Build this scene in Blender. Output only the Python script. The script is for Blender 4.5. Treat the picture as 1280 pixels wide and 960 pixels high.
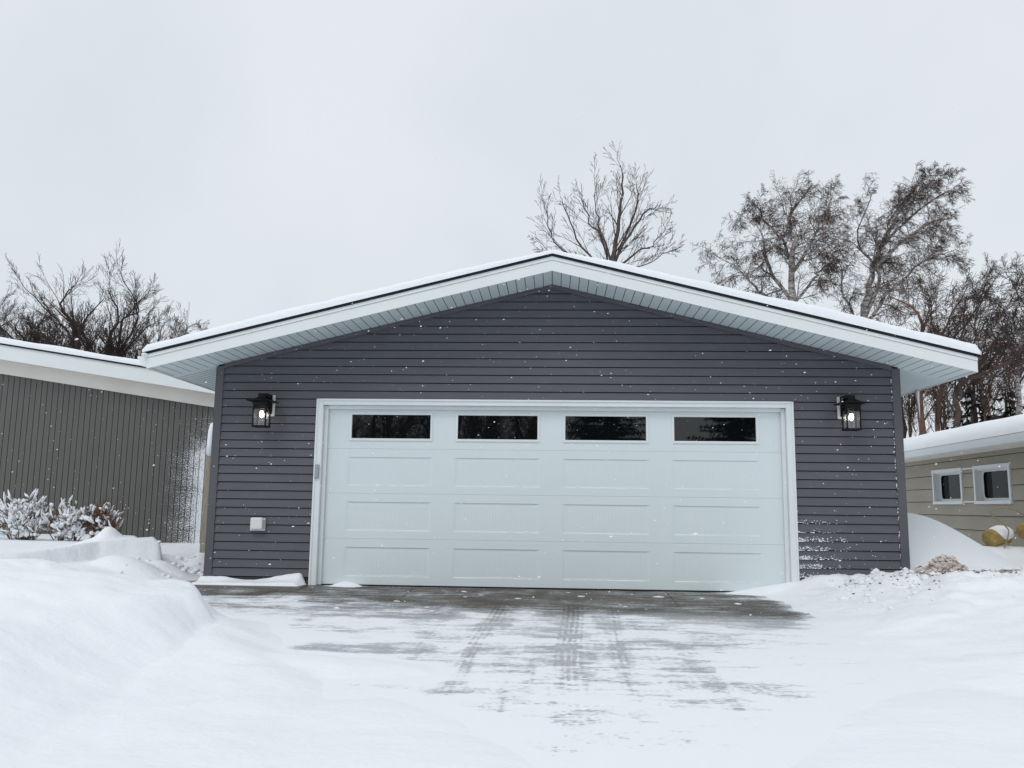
import bpy, bmesh, math, random
import numpy as np
from mathutils import Vector, Matrix
for o in list(bpy.data.objects): bpy.data.objects.remove(o)
SC = bpy.context.scene; COL = SC.collection
# ------------------------------------------------------------------ camera
F, PIT, YAW, ROL = 1051.4, .1436, .0528, .0129
CP = Vector((.027, -9.973, .954))
_X = Vector((math.cos(YAW), math.sin(YAW), 0)); _H = Vector((-math.sin(YAW), math.cos(YAW), 0))
_Z = _H*math.cos(PIT) + Vector((0, 0, math.sin(PIT))); _Y = -_H*math.sin(PIT) + Vector((0, 0, math.cos(PIT)))
_R = _X*math.cos(ROL) + _Y*math.sin(ROL); _U = -_X*math.sin(ROL) + _Y*math.cos(ROL)
cam = bpy.data.cameras.new('camera'); co = bpy.data.objects.new('camera', cam); COL.objects.link(co)
m = Matrix((_R, _U, -_Z)).transposed().to_4x4(); m.translation = CP; co.matrix_world = m
cam.sensor_fit = 'HORIZONTAL'; cam.sensor_width = 36; cam.lens = 36*F/1280; cam.clip_end = 1000; cam.clip_start = .05
SC.camera = co
def ray(u, v): return (_R*((u-640)/F) - _U*((v-480)/F) + _Z)
def W(u, v, y):            # measured point of the photograph taken to the vertical plane y
    d = ray(u, v); return CP + d*((y-CP.y)/d.y)
# ------------------------------------------------------------------ world, sun, exposure
world = bpy.data.worlds.new('World'); SC.world = world; world.use_nodes = True
nt = world.node_tree; nt.nodes.clear()
SUN_EL, SUN_AZ = math.radians(52), math.radians(205)     # azimuth clockwise from +Y
sky = nt.nodes.new('ShaderNodeTexSky'); sky.sky_type = 'NISHITA'; sky.sun_disc = False
sky.sun_elevation = SUN_EL; sky.sun_rotation = SUN_AZ; sky.dust_density = 3; sky.air_density = 1
bg1 = nt.nodes.new('ShaderNodeBackground'); bg1.inputs[1].default_value = .05
nt.links.new(sky.outputs[0], bg1.inputs[0])
tc = nt.nodes.new('ShaderNodeTexCoord'); nz = nt.nodes.new('ShaderNodeTexNoise')
nz.inputs['Scale'].default_value = 2.1; nz.inputs['Detail'].default_value = 5; nz.inputs['Roughness'].default_value = .5
nt.links.new(tc.outputs['Generated'], nz.inputs['Vector'])
rp = nt.nodes.new('ShaderNodeValToRGB'); rp.color_ramp.elements[0].position = .3; rp.color_ramp.elements[1].position = .7
rp.color_ramp.elements[0].color = (.69, .755, .82, 1); rp.color_ramp.elements[1].color = (.82, .862, .905, 1)
nt.links.new(nz.outputs[0], rp.inputs[0])
bg2 = nt.nodes.new('ShaderNodeBackground'); bg2.inputs[1].default_value = 1
nt.links.new(rp.outputs[0], bg2.inputs[0])
mx = nt.nodes.new('ShaderNodeMixShader'); mx.inputs[0].default_value = .90
nt.links.new(bg1.outputs[0], mx.inputs[1]); nt.links.new(bg2.outputs[0], mx.inputs[2])
wo = nt.nodes.new('ShaderNodeOutputWorld'); nt.links.new(mx.outputs[0], wo.inputs[0])
sl = bpy.data.lights.new('sun', 'SUN'); sl.energy = .8; sl.angle = math.radians(25); sl.color = (1, .97, .93)
so = bpy.data.objects.new('sun', sl); COL.objects.link(so)
sd = Vector((math.sin(SUN_AZ)*math.cos(SUN_EL), math.cos(SUN_AZ)*math.cos(SUN_EL), math.sin(SUN_EL)))
so.rotation_euler = sd.to_track_quat('Z', 'Y').to_euler()
SC.view_settings.view_transform = 'Standard'; SC.view_settings.look = 'None'
SC.view_settings.exposure = 0.06; SC.view_settings.gamma = 1
SC.render.engine = 'CYCLES'
rnd = random.Random(7)
# ------------------------------------------------------------------ noise (numpy)
def _h(ix, iy, s):
    n = (ix*374761393 + iy*668265263 + s*974711) & 0xffffffff
    n = ((n ^ (n >> 13))*1274126177) & 0xffffffff
    return ((n ^ (n >> 16)) & 0xffff)/65535.0
def vnoise(x, y, s=0):
    x = np.asarray(x, float); y = np.asarray(y, float)
    xi = np.floor(x).astype(np.int64); yi = np.floor(y).astype(np.int64)
    fx = x-xi; fy = y-yi; fx = fx*fx*(3-2*fx); fy = fy*fy*(3-2*fy)
    a = _h(xi, yi, s); b = _h(xi+1, yi, s); c = _h(xi, yi+1, s); d = _h(xi+1, yi+1, s)
    return (a*(1-fx)+b*fx)*(1-fy)+(c*(1-fx)+d*fx)*fy
def fbm(x, y, s=0, o=4):
    t = 0; a = .5; n = 0
    for k in range(o):
        t = t + a*(vnoise(x, y, s+k)-.5); n += a; a *= .5
        x, y = 1.6*x+1.2*y+3.1, -1.2*x+1.6*y+7.7
    return t/n*2
def sm(a, b, x):
    t = np.clip((x-a)/(b-a), 0, 1); return t*t*(3-2*t)
# ------------------------------------------------------------------ materials
def mat(name, col, rough=.6, spec=.4, bump=0, bscale=30, var=0, vscale=4, metal=0, stretch=None, emit=None):
    M = bpy.data.materials.new(name); M.use_nodes = True; t = M.node_tree; b = t.nodes['Principled BSDF']
    b.inputs['Base Color'].default_value = (*col, 1); b.inputs['Roughness'].default_value = rough
    b.inputs['Specular IOR Level'].default_value = spec; b.inputs['Metallic'].default_value = metal
    tcn = t.nodes.new('ShaderNodeTexCoord'); vec = tcn.outputs['Object']
    if stretch:
        mp = t.nodes.new('ShaderNodeMapping'); mp.inputs['Scale'].default_value = stretch
        t.links.new(vec, mp.inputs[0]); vec = mp.outputs[0]
    if var:
        n = t.nodes.new('ShaderNodeTexNoise'); n.inputs['Scale'].default_value = vscale; n.inputs['Detail'].default_value = 6
        t.links.new(vec, n.inputs['Vector'])
        r = t.nodes.new('ShaderNodeMapRange'); r.inputs[1].default_value = .25; r.inputs[2].default_value = .75
        r.inputs[3].default_value = 1-var; r.inputs[4].default_value = 1+var
        t.links.new(n.outputs[0], r.inputs[0])
        v = t.nodes.new('ShaderNodeVectorMath'); v.operation = 'SCALE'; v.inputs[0].default_value = col
        t.links.new(r.outputs[0], v.inputs['Scale']); t.links.new(v.outputs[0], b.inputs['Base Color'])
    if bump:
        n = t.nodes.new('ShaderNodeTexNoise'); n.inputs['Scale'].default_value = bscale; n.inputs['Detail'].default_value = 4
        t.links.new(vec, n.inputs['Vector'])
        bp = t.nodes.new('ShaderNodeBump'); bp.inputs['Strength'].default_value = 1; bp.inputs['Distance'].default_value = bump
        t.links.new(n.outputs[0], bp.inputs['Height']); t.links.new(bp.outputs[0], b.inputs['Normal'])
    if emit:
        b.inputs['Emission Color'].default_value = (*emit[0], 1); b.inputs['Emission Strength'].default_value = emit[1]
    return M
SNOWC = (.86, .885, .92)
M_snow = mat('snow', SNOWC, .75, .25, bump=.006, bscale=22, var=.02, vscale=1.3)
t, N, L = M_snow.node_tree, M_snow.node_tree.nodes, M_snow.node_tree.links
_bp = [n for n in N if n.type == 'BUMP'][0]; _tc = [n for n in N if n.type == 'TEX_COORD'][0]
_mp = N.new('ShaderNodeMapping'); _mp.inputs['Scale'].default_value = (.7, 1.5, 1.2); _mp.inputs['Rotation'].default_value = (0, 0, .25); L.new(_tc.outputs['Object'], _mp.inputs[0])
_n = N.new('ShaderNodeTexNoise'); _n.inputs['Scale'].default_value = 2.6; _n.inputs['Detail'].default_value = 7; _n.inputs['Roughness'].default_value = .55; L.new(_mp.outputs[0], _n.inputs['Vector'])
_b2 = N.new('ShaderNodeBump'); _b2.inputs['Distance'].default_value = .018; L.new(_n.outputs[0], _b2.inputs['Height']); L.new(_b2.outputs[0], _bp.inputs['Normal'])
M_roofsnow = mat('roof snow', SNOWC, .75, .25, bump=.01, bscale=9, var=.02, vscale=3)
M_siding = mat('charcoal vinyl siding', (.104, .104, .119), .5, .35, bump=.0012, bscale=5, var=.07, vscale=2.5, stretch=(1, 1, 3))
M_trimdk = mat('charcoal corner trim', (.096, .097, .107), .45, .4, var=.05, vscale=3)
M_white = mat('white painted trim', (.74, .78, .79), .45, .4, var=.03, vscale=3, bump=.0005, bscale=30)
M_fascia = mat('white aluminium fascia', (.76, .80, .80), .4, .45, var=.025, vscale=1.5, bump=.0015, bscale=2.2)
M_soffit = mat('pale vinyl soffit', (.66, .75, .77), .5, .35, var=.04, vscale=2)
M_black = mat('black lantern metal', (.005, .005, .006), .45, .2, bump=.002, bscale=60)
M_shingle = mat('black shingle edge', (.02, .024, .03), .9, .2, bump=.004, bscale=50, var=.3, vscale=20)
M_shadowgap = mat('dark gap behind boards', (.012, .013, .014), .9, .1)  # near-black; also paints the shadow lines under the siding laps
M_grey = mat('grey plastic', (.33, .36, .38), .5, .4, var=.05)
M_plast = mat('white plastic cover', (.72, .72, .70), .45, .4, var=.03)
M_bulb = mat('lit bulb', (1, .95, .85), .4, .2, emit=((1, .93, .80), 7))
M_beige = mat('weathered cream frieze', (.76, .735, .68), .7, .25, var=.05, vscale=2, bump=.001, bscale=20)
M_tan = mat('tan hardboard siding', (.36, .33, .27), .65, .25, var=.10, vscale=1.4, bump=.0015, bscale=25, stretch=(1, .5, 2))
M_wood = mat('grey weathered wood', (.34, .31, .25), .85, .15, var=.25, vscale=9, bump=.003, bscale=40, stretch=(4, 4, .6))
M_bucket = mat('dirty yellow plastic', (.34, .24, .075), .6, .4, var=.3, vscale=9)
M_rope = mat('old yellow rope', (.30, .25, .15), .9, .1, var=.25, vscale=60, bump=.003, bscale=120)
M_bark = mat('dark grey brown bark', (.075, .060, .052), .9, .15, var=.35, vscale=6, bump=.01, bscale=18)
M_twig = mat('dark brown twigs', (.060, .043, .036), .85, .15, var=.3, vscale=3)
M_bark2 = mat('light brown bark', (.105, .085, .076), .9, .15, var=.3, vscale=6, bump=.01, bscale=18)
M_red = mat('reddish brown bark', (.15, .085, .062), .9, .15, var=.35, vscale=5, bump=.01, bscale=18)
M_btwig = mat('birch twigs', (.085, .056, .046), .85, .15, var=.3, vscale=3)
M_needle = mat('dark spruce needles', (.018, .026, .022), .8, .15, var=.4, vscale=5)
M_dirt = mat('frozen dirt and gravel', (.20, .15, .115), .95, .1, var=.45, vscale=14, bump=.01, bscale=50)
M_dirtysnow = mat('dirty snow', (.56, .50, .455), .9, .15, var=.5, vscale=30, bump=.012, bscale=40)
M_shrub = mat('rusty shrub stems', (.17, .105, .065), .9, .15, var=.35, vscale=10)

def glass(name, col=(.012, .014, .017), ior=1.8, rough=.015, wav=.0006):
    M = bpy.data.materials.new(name); M.use_nodes = True; t = M.node_tree; b = t.nodes['Principled BSDF']
    b.inputs['Base Color'].default_value = (*col, 1); b.inputs['Roughness'].default_value = rough
    b.inputs['IOR'].default_value = ior
    if wav:
        tcn = t.nodes.new('ShaderNodeTexCoord'); n = t.nodes.new('ShaderNodeTexNoise'); n.inputs['Scale'].default_value = 2.0
        t.links.new(tcn.outputs['Object'], n.inputs['Vector'])
        bp = t.nodes.new('ShaderNodeBump'); bp.inputs['Distance'].default_value = wav
        t.links.new(n.outputs[0], bp.inputs['Height']); t.links.new(bp.outputs[0], b.inputs['Normal'])
    return M
M_glass = glass('dark tinted glass', (.004, .005, .006), 1.62)
M_clear = bpy.data.materials.new('clear lantern glass'); M_clear.use_nodes = True
_t = M_clear.node_tree; _t.nodes.clear()
_a = _t.nodes.new('ShaderNodeBsdfTransparent'); _g = _t.nodes.new('ShaderNodeBsdfGlossy'); _g.inputs['Roughness'].default_value = .15
_m = _t.nodes.new('ShaderNodeMixShader'); _m.inputs[0].default_value = .12; _o = _t.nodes.new('ShaderNodeOutputMaterial')
_t.links.new(_a.outputs[0], _m.inputs[1]); _t.links.new(_g.outputs[0], _m.inputs[2]); _t.links.new(_m.outputs[0], _o.inputs[0])

def nodes(M): return M.node_tree, M.node_tree.nodes, M.node_tree.links
def noise(t, vec, scale, detail=5, rough=.6, stretch=None, loc=None):
    if stretch or loc:
        mp = t.nodes.new('ShaderNodeMapping'); mp.inputs['Scale'].default_value = stretch or (1, 1, 1)
        if loc: mp.inputs['Location'].default_value = loc
        t.links.new(vec, mp.inputs[0]); vec = mp.outputs[0]
    n = t.nodes.new('ShaderNodeTexNoise'); n.inputs['Scale'].default_value = scale
    n.inputs['Detail'].default_value = detail; n.inputs['Roughness'].default_value = rough
    t.links.new(vec, n.inputs['Vector']); return n.outputs[0]
def math_(t, op, a, b=None, c=None, clamp=False):
    n = t.nodes.new('ShaderNodeMath'); n.operation = op; n.use_clamp = clamp
    for i, v in enumerate((a, b, c)):
        if v is None: continue
        if isinstance(v, (int, float)): n.inputs[i].default_value = v
        else: t.links.new(v, n.inputs[i])
    return n.outputs[0]
def mixc(t, fac, a, b):
    n = t.nodes.new('ShaderNodeMix'); n.data_type = 'RGBA'
    if isinstance(fac, (int, float)): n.inputs[0].default_value = fac
    else: t.links.new(fac, n.inputs[0])
    for i, v in ((6, a), (7, b)):
        if isinstance(v, tuple): n.inputs[i].default_value = (*v, 1)
        else: t.links.new(v, n.inputs[i])
    return n.outputs[2]
def bump(t, h, dist, b):
    bp = t.nodes.new('ShaderNodeBump'); bp.inputs['Distance'].default_value = dist
    t.links.new(h, bp.inputs['Height']); t.links.new(bp.outputs[0], b.inputs['Normal'])

# concrete with wind-blown powder; attribute 'powder' holds where the wind left it
M_drive = bpy.data.materials.new('concrete with blown powder'); M_drive.use_nodes = True
t, N, L = nodes(M_drive); b = N['Principled BSDF']; oc = N.new('ShaderNodeTexCoord').outputs['Object']
at = N.new('ShaderNodeAttribute'); at.attribute_name = 'powder'; ice = N.new('ShaderNodeAttribute'); ice.attribute_name = 'ice'
na = noise(t, oc, 1.5, 4, .55, (.6, 1.5, 1)); nb = noise(t, oc, 7, 5, .65, (.35, 1.5, 1)); nf = noise(t, oc, 60, 5, .75, (.40, 1.2, 1))
def cen(n_, k_): return math_(t, 'MULTIPLY', math_(t, 'SUBTRACT', n_, .5), k_)
s = math_(t, 'ADD', math_(t, 'ADD', cen(na, 1.4), cen(nb, 1.6)), math_(t, 'ADD', cen(nf, 2.1), at.outputs['Fac']))
mr = N.new('ShaderNodeMapRange'); mr.interpolation_type = 'SMOOTHSTEP'; L.new(s, mr.inputs[0]); mr.inputs[1].default_value = -.10; mr.inputs[2].default_value = .62
cov = mr.outputs[0]
mr2 = N.new('ShaderNodeMapRange'); L.new(s, mr2.inputs[0]); mr2.inputs[1].default_value = -.34; mr2.inputs[2].default_value = .12; mr2.inputs[4].default_value = .52
film = mr2.outputs[0]
nc = noise(t, oc, 3.2, 8, .72, (.7, 1.2, 1)); nd = noise(t, oc, 90, 3, .6); ne = noise(t, oc, 16, 6, .7)
mw = N.new('ShaderNodeMapRange'); L.new(nc, mw.inputs[0]); mw.inputs[1].default_value = .38; mw.inputs[2].default_value = .62
conc = mixc(t, mw.outputs[0], (.032, .028, .023), (.105, .090, .072))
conc = mixc(t, math_(t, 'MULTIPLY', ne, .25), conc, (.20, .18, .155))
conc = mixc(t, math_(t, 'MULTIPLY', nd, .14), conc, (.26, .24, .22))
c1 = mixc(t, film, conc, (.40, .42, .43))
c1 = mixc(t, math_(t, 'MULTIPLY', ice.outputs['Fac'], .84), c1, (.64, .675, .695))
c2 = mixc(t, cov, c1, SNOWC)
L.new(c2, b.inputs['Base Color'])
mrr = N.new('ShaderNodeMapRange'); L.new(cov, mrr.inputs[0]); mrr.inputs[3].default_value = .7; b.inputs['Specular IOR Level'].default_value = .25; mrr.inputs[4].default_value = .85; L.new(mrr.outputs[0], b.inputs['Roughness'])
bump(t, math_(t, 'ADD', cov, math_(t, 'MULTIPLY', nd, .15)), .008, b)

# ------------------------------------------------------------------ mesh helpers
class MB:
    def __init__(s): s.v = []; s.f = []
    def add(s, vs, fs):
        k = len(s.v); s.v += [tuple(p) for p in vs]; s.f += [tuple(i+k for i in f) for f in fs]; return s
    def quad(s, a, b, c, d): return s.add([a, b, c, d], [(0, 1, 2, 3)])
    def box(s, x0, x1, y0, y1, z0, z1, bev=0):
        if bev <= 0:
            v = [(x, y, z) for x in (x0, x1) for y in (y0, y1) for z in (z0, z1)]
            return s.add(v, [(0, 1, 3, 2), (4, 6, 7, 5), (0, 4, 5, 1), (2, 3, 7, 6), (0, 2, 6, 4), (1, 5, 7, 3)])
        bm = bmesh.new(); bmesh.ops.create_cube(bm, size=1)
        for q in bm.verts: q.co = Vector(((x0+x1)/2+q.co.x*(x1-x0), (y0+y1)/2+q.co.y*(y1-y0), (z0+z1)/2+q.co.z*(z1-z0)))
        bmesh.ops.bevel(bm, geom=bm.edges[:], offset=bev, segments=2, profile=.6, affect='EDGES')
        bm.verts.index_update(); s.add([q.co for q in bm.verts], [[q.index for q in f.verts] for f in bm.faces]); bm.free(); return s
    def tube(s, pts, rad, n=5, cap=True):
        k = len(s.v); pts = [Vector(p) for p in pts]; m_ = len(pts)
        if isinstance(rad, (int, float)): rad = [rad]*m_
        d = (pts[1]-pts[0]).normalized(); a = d.orthogonal().normalized()
        for i, p in enumerate(pts):
            d = (pts[min(i+1, m_-1)]-pts[max(i-1, 0)]).normalized()
            a = (a-d*a.dot(d)); a = a.normalized() if a.length > 1e-6 else d.orthogonal().normalized()
            c = d.cross(a)
            for j in range(n):
                w = 2*math.pi*j/n; q = p+(a*math.cos(w)+c*math.sin(w))*rad[i]; s.v.append((q.x, q.y, q.z))
        for i in range(m_-1):
            for j in range(n):
                j2 = (j+1) % n; s.f.append((k+i*n+j, k+i*n+j2, k+(i+1)*n+j2, k+(i+1)*n+j))
        if cap: s.f.append(tuple(k+j for j in range(n-1, -1, -1))); s.f.append(tuple(k+(m_-1)*n+j for j in range(n)))
        return s
    def prism(s, poly, axis, a, b_):     # poly of 2-D points extruded along an axis
        n = len(poly); f = {'x': lambda p, q: (q, p[0], p[1]), 'y': lambda p, q: (p[0], q, p[1]), 'z': lambda p, q: (p[0], p[1], q)}[axis]
        vs = [f(p, a) for p in poly]+[f(p, b_) for p in poly]
        return s.add(vs, [tuple(range(n-1, -1, -1)), tuple(range(n, 2*n))]+[(i, (i+1) % n, n+(i+1) % n, n+i) for i in range(n)])
    def lump(s, c, r, seed=0, sub=1, jit=.25, sq=(1, 1, 1)):
        bm = bmesh.new(); bmesh.ops.create_icosphere(bm, subdivisions=sub, radius=1); R = random.Random(seed)
        for q in bm.verts:
            k = 1+R.uniform(-jit, jit); q.co = Vector((c[0]+q.co.x*r*k*sq[0], c[1]+q.co.y*r*k*sq[1], c[2]+q.co.z*r*k*sq[2]))
        bm.verts.index_update(); s.add([q.co for q in bm.verts], [[q.index for q in f.verts] for f in bm.faces]); bm.free(); return s
    def build(s, name, M, parent=None, smooth=False, fix=True):
        me = bpy.data.meshes.new(name); me.from_pydata(s.v, [], s.f); me.materials.append(M)
        if fix:
            bm = bmesh.new(); bm.from_mesh(me); bmesh.ops.recalc_face_normals(bm, faces=bm.faces[:]); bm.to_mesh(me); bm.free()
        if smooth: me.polygons.foreach_set('use_smooth', [True]*len(me.polygons))
        me.update(); o = bpy.data.objects.new(name, me); COL.objects.link(o)
        if parent: o.parent = parent
        return o
def tag(o, label=None, cat=None, group=None, kind=None):
    if label: o['label'] = label
    if cat: o['category'] = cat
    if group: o['group'] = group
    if kind: o['kind'] = kind
    return o
def empty(name, loc=(0, 0, 0), rz=0):
    o = bpy.data.objects.new(name, None); COL.objects.link(o); o.location = loc; o.rotation_euler = (0, 0, rz); o.empty_display_size = .2; return o
def copy_tree(o, parent=None):
    c = o.copy(); COL.objects.link(c); c.parent = parent
    for ch in [q for q in bpy.data.objects if q.parent == o]: copy_tree(ch, c)
    return c

# ------------------------------------------------------------------ ground
def drive_z(y): return np.where(y < 0, .04*y, 0.0)
def snow_z(x, y):
    D = y-CP.y
    base = drive_z(y)-.05
    n1 = fbm(x*.9, y*.9, 3); n2 = fbm(x*4, y*4, 11); n3 = fbm(x*.35, y*2.2, 21)
    # side yards
    left = sm(-4.3, -5.6, x); right = sm(4.2, 5.4, x)
    far = sm(8.5, 11, y)
    z = base
    yard = np.where(x < 0, .20, .26)+.05*n1+.012*n2
    z = z+(yard-z)*np.maximum(np.maximum(left*sm(-2.3, .2, y), right), far)
    # behind the camera and the street: packed snow
    z = np.maximum(z, -.62+.05*sm(-9.2, -12, y)+.03*n1)
    z = z+sm(-9.0, -11.5, y)*(-.40+.02*n1-z)
    # powder carpet on the near half of the driveway
    carpet = drive_z(y)+.02+.02*n1+.010*n3+.004*n2
    wcar = sm(-4.0, -5.4, y+.45*fbm(x*.8, y*.6, 5)+1.9*np.exp(-((x-.45)/.85)**2)-.7*sm(1.3, 2.4, x))
    z = np.maximum(z, base+(carpet-base)*wcar)
    # left bank with its cornice
    xe = -2.62-.30*sm(-3.4, -2.4, y)+.10*fbm(y*1.3, x*.5, 31)
    near = sm(-3.15, -4.9, y)
    xe = xe+near*1.05
    wd = .26+near*1.8
    top = .19+.135*np.clip(-2.8-x, 0, 4)+.035*n1+.010*n2+.035*n3-.03*sm(-4.2, -6.4, y)+.025*np.abs(fbm(x*1.1+y*.4, y*2.6, 91))
    top = top-.10*np.exp(-((x+2.65)/.25)**2)*0
    top = top+.035*fbm(x*2.1+y, y*2.4-x*.5, 95)+.02*sm(.05,.35,fbm(x*1.6+y*.8, y*1.9, 97))
    xe = xe+.05*fbm(y*3.1, x*1.2, 33)
    top = top-.12*sm(-3.5, -4.8, y)
    s_ = sm(0, 1, (xe-x)/wd); s_ = s_**(.50+.95*near)
    fall = sm(-1.85, -2.75, y+.10*n1)
    bank = drive_z(y)-.05+(top-drive_z(y)+.05)*s_*fall
    z = np.where(x < .5, np.maximum(z, bank), z)
    # foot apron of the bank that feathers onto the concrete
    ap = drive_z(y)-.03+.17*np.exp(-(np.clip(x-xe+.10, 0, 9)/.42)**2)*sm(-2.0, -3.0, y)*(1-.55*near)
    z = np.where(x < .5, np.maximum(z, ap+.015*n2), z)
    # tossed tail of snow running right from the bank foot
    ty = -3.95+.30*(x+2.2)*-.35
    tail = drive_z(y)-.03+.09*np.exp(-((y-ty)/.33)**2)*sm(-.2, -1.9, x)
    z = np.maximum(z, tail+.012*n2)
    # mound thrown beside the walk
    z = np.maximum(z, drive_z(y)-.06+.36*np.exp(-((x+5.30)/.62)**2-((y-.25)/.40)**2)+.02*n2)
    z = np.maximum(z, drive_z(y)-.06+.26*np.exp(-((x+4.98)/.45)**2-((y-.62)/.45)**2)+.02*n2)
    # cut block: shovelled vertical face
    fx = x+.03*fbm(y*3, x*3, 41)
    fy = np.interp(fx, [-8, -6.9, -6.25, -6.05, -5.8, -5.5, -5.05], [-1.6, -.9, -.22, .20, .66, .86, 1.0])+.04*fbm(x*3, y, 43)
    blk = np.interp(x, [-8, -6.7, -6.2, -5.9, -5.6, -5.05], [.36, .33, .33, .42, .45, .40])+.012*n2+.02*n1
    xe2 = -5.03-.60*np.clip(y-.9, 0, 9)
    inb = sm(-.02, .05, y-fy)*sm(0, -.07, fx-xe2)*sm(5.2, 4.6, y)
    z = z+(blk-z)*inb*(blk > z)
    # crest on the block
    z = z+.17*np.exp(-((x+5.98)/.13)**2-((y-1.25)/.2)**2)+.10*np.exp(-((x+6.2)/.22)**2-((y-1.25)/.22)**2)
    # lumps next to the gap between the houses
    lump = .27*np.exp(-((x+4.95)/.34)**2-((y-2.0)/.7)**2)+.28*np.exp(-((x+5.5)/.6)**2-((y-4.0)/.9)**2)
    z = np.maximum(z, drive_z(y)-.06+lump*1.1+.05*n2)
    # --- right side
    rr = sm(1.9, 4.4, x+.30*fbm(y*.9, x*.7, 51))
    rrn = .05*sm(.0, .4, fbm(x*1.2, y*1.4, 53))+.03*fbm(x*2.6, y*2.6, 55)
    rs = drive_z(y)-.05+(rrn+.30+.04*n1+.01*n2+.10*sm(4.8, 6.5, x)-.10*sm(-1.2, -3.5, y))*rr*sm(.6, -.05, y)*(.35+.65*sm(-5.8, -3.2, y)+.2*sm(3, 5, x))
    z = np.maximum(z, np.where(x > 0, rs, -9))
    # drift beside the garage
    cx_ = .19+.72*(1-sm(4.6, 6.3, x))**1.0-.02*np.clip(4.3-x, 0, 1)
    dr = cx_*np.exp(-(np.clip(np.abs(y-1.55)-.10, 0, 9)/np.where(y < 1.55, .95, 1.6))**2)
    dr = np.where(x > 3.6, dr, 0)
    z = np.where(x > 3.6, np.maximum(z, drive_z(y)-.03+dr+.05*sm(-.6,.3,y)+.008*n1), z)
    z = np.where(x > 5, np.maximum(z, .43*np.exp(-(np.clip(np.abs(x-7.15)-.50, 0, 9)/.42)**2-((y-3.62)/.60)**2)+.02*n2), z)
    # kicked lumps round the dirt pile and along the wall
    lr = np.exp(-((x-4.5)/1.25)**2-((y+.95)/.95)**2)+.8*np.exp(-((x-3.55)/.6)**2-((y+.35)/.35)**2)
    rg = np.abs(fbm(x*3.2, y*3.2, 61, 5)); z = z+lr*(.07*(1-2.2*rg)+.05*n2)*np.where(x > 2.4, 1, 0)
    z = z+.05*np.exp(-((x-4.2)/.35)**2-((y+.45)/.3)**2)
    # little drifts against door and wall
    z = np.maximum(z, np.where(np.abs(x) < 4.0, drive_z(y)-.05+.10*np.exp(-((x+2.42)/.22)**2-((y-.02)/.10)**2), -9))
    z = np.maximum(z, np.where(x > 1.0, drive_z(y)-.05+.14*np.exp(-((x-2.62)/.62)**2-((y-.0)/.16)**2)+.008*n2, -9))
    z = z+.10*np.exp(-((x-2.98)/.3)**2-((y+.05)/.25)**2)
    # inside the garage footprint stay below the floor
    ins = (x > -4.02) & (x < 3.96) & (y > .12) & (y < 8.4)
    z = np.where(ins, np.minimum(z, -.1), z)
    # far land
    z = z+np.where(far > 0, .15*fbm(x*.05, y*.05, 71)*far, 0)
    return z
def axis(a, b_, st, lo, hi, g=1.22):
    m_ = list(np.arange(a, b_, st)); q = []; p = a; d = st
    while p > lo: d *= g; p -= d; q.append(p)
    r = []; p = m_[-1]; d = st
    while p < hi: d *= g; p += d; r.append(p)
    return np.array(q[::-1]+m_+r)
def sheet(name, xs, ys, zf, M, attr=None):
    X, Y = np.meshgrid(xs, ys); Z = zf(X, Y); nx, ny = len(xs), len(ys)
    me = bpy.data.meshes.new(name); me.vertices.add(nx*ny)
    me.vertices.foreach_set('co', np.stack([X, Y, Z], -1).astype(np.float32).ravel())
    i = np.arange(nx*ny).reshape(ny, nx); q = np.stack([i[:-1, :-1], i[:-1, 1:], i[1:, 1:], i[1:, :-1]], -1).reshape(-1, 4)
    me.loops.add(q.size); me.loops.foreach_set('vertex_index', q.ravel().astype(np.int32))
    me.polygons.add(len(q)); me.polygons.foreach_set('loop_start', np.arange(0, q.size, 4, dtype=np.int32))
    me.polygons.foreach_set('loop_total', np.full(len(q), 4, dtype=np.int32)); me.polygons.foreach_set('use_smooth', np.ones(len(q), bool))
    me.update(calc_edges=True); me.materials.append(M)
    if attr is not None:
        for an_, fn_ in attr.items():
            a = me.attributes.new(an_, 'FLOAT', 'POINT'); a.data.foreach_set('value', fn_(X, Y).astype(np.float32).ravel())
    o = bpy.data.objects.new(name, me); COL.objects.link(o); return o
XS = axis(-7.6, 7.6, .034, -220, 220); YS = axis(-7.2, 5.0, .034, -160, 320)
g = sheet('snow_ground', XS, YS, snow_z, M_snow)
tag(g, 'white snow lying in banks and drifts over the yards and driveway edges', kind='structure')
def ice_(x, y):      # frosted film of packed ice away from the door
    v = sm(-1.35, -2.3, y+.35*fbm(x*.9, y*.9, 83))
    tr = np.exp(-((x-.22)/.10)**2)+.6*np.exp(-((x+.52)/.08)**2)
    return np.clip(v*(1-.15*tr*sm(-5.5, -3, y)), 0, 1)*.95
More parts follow.
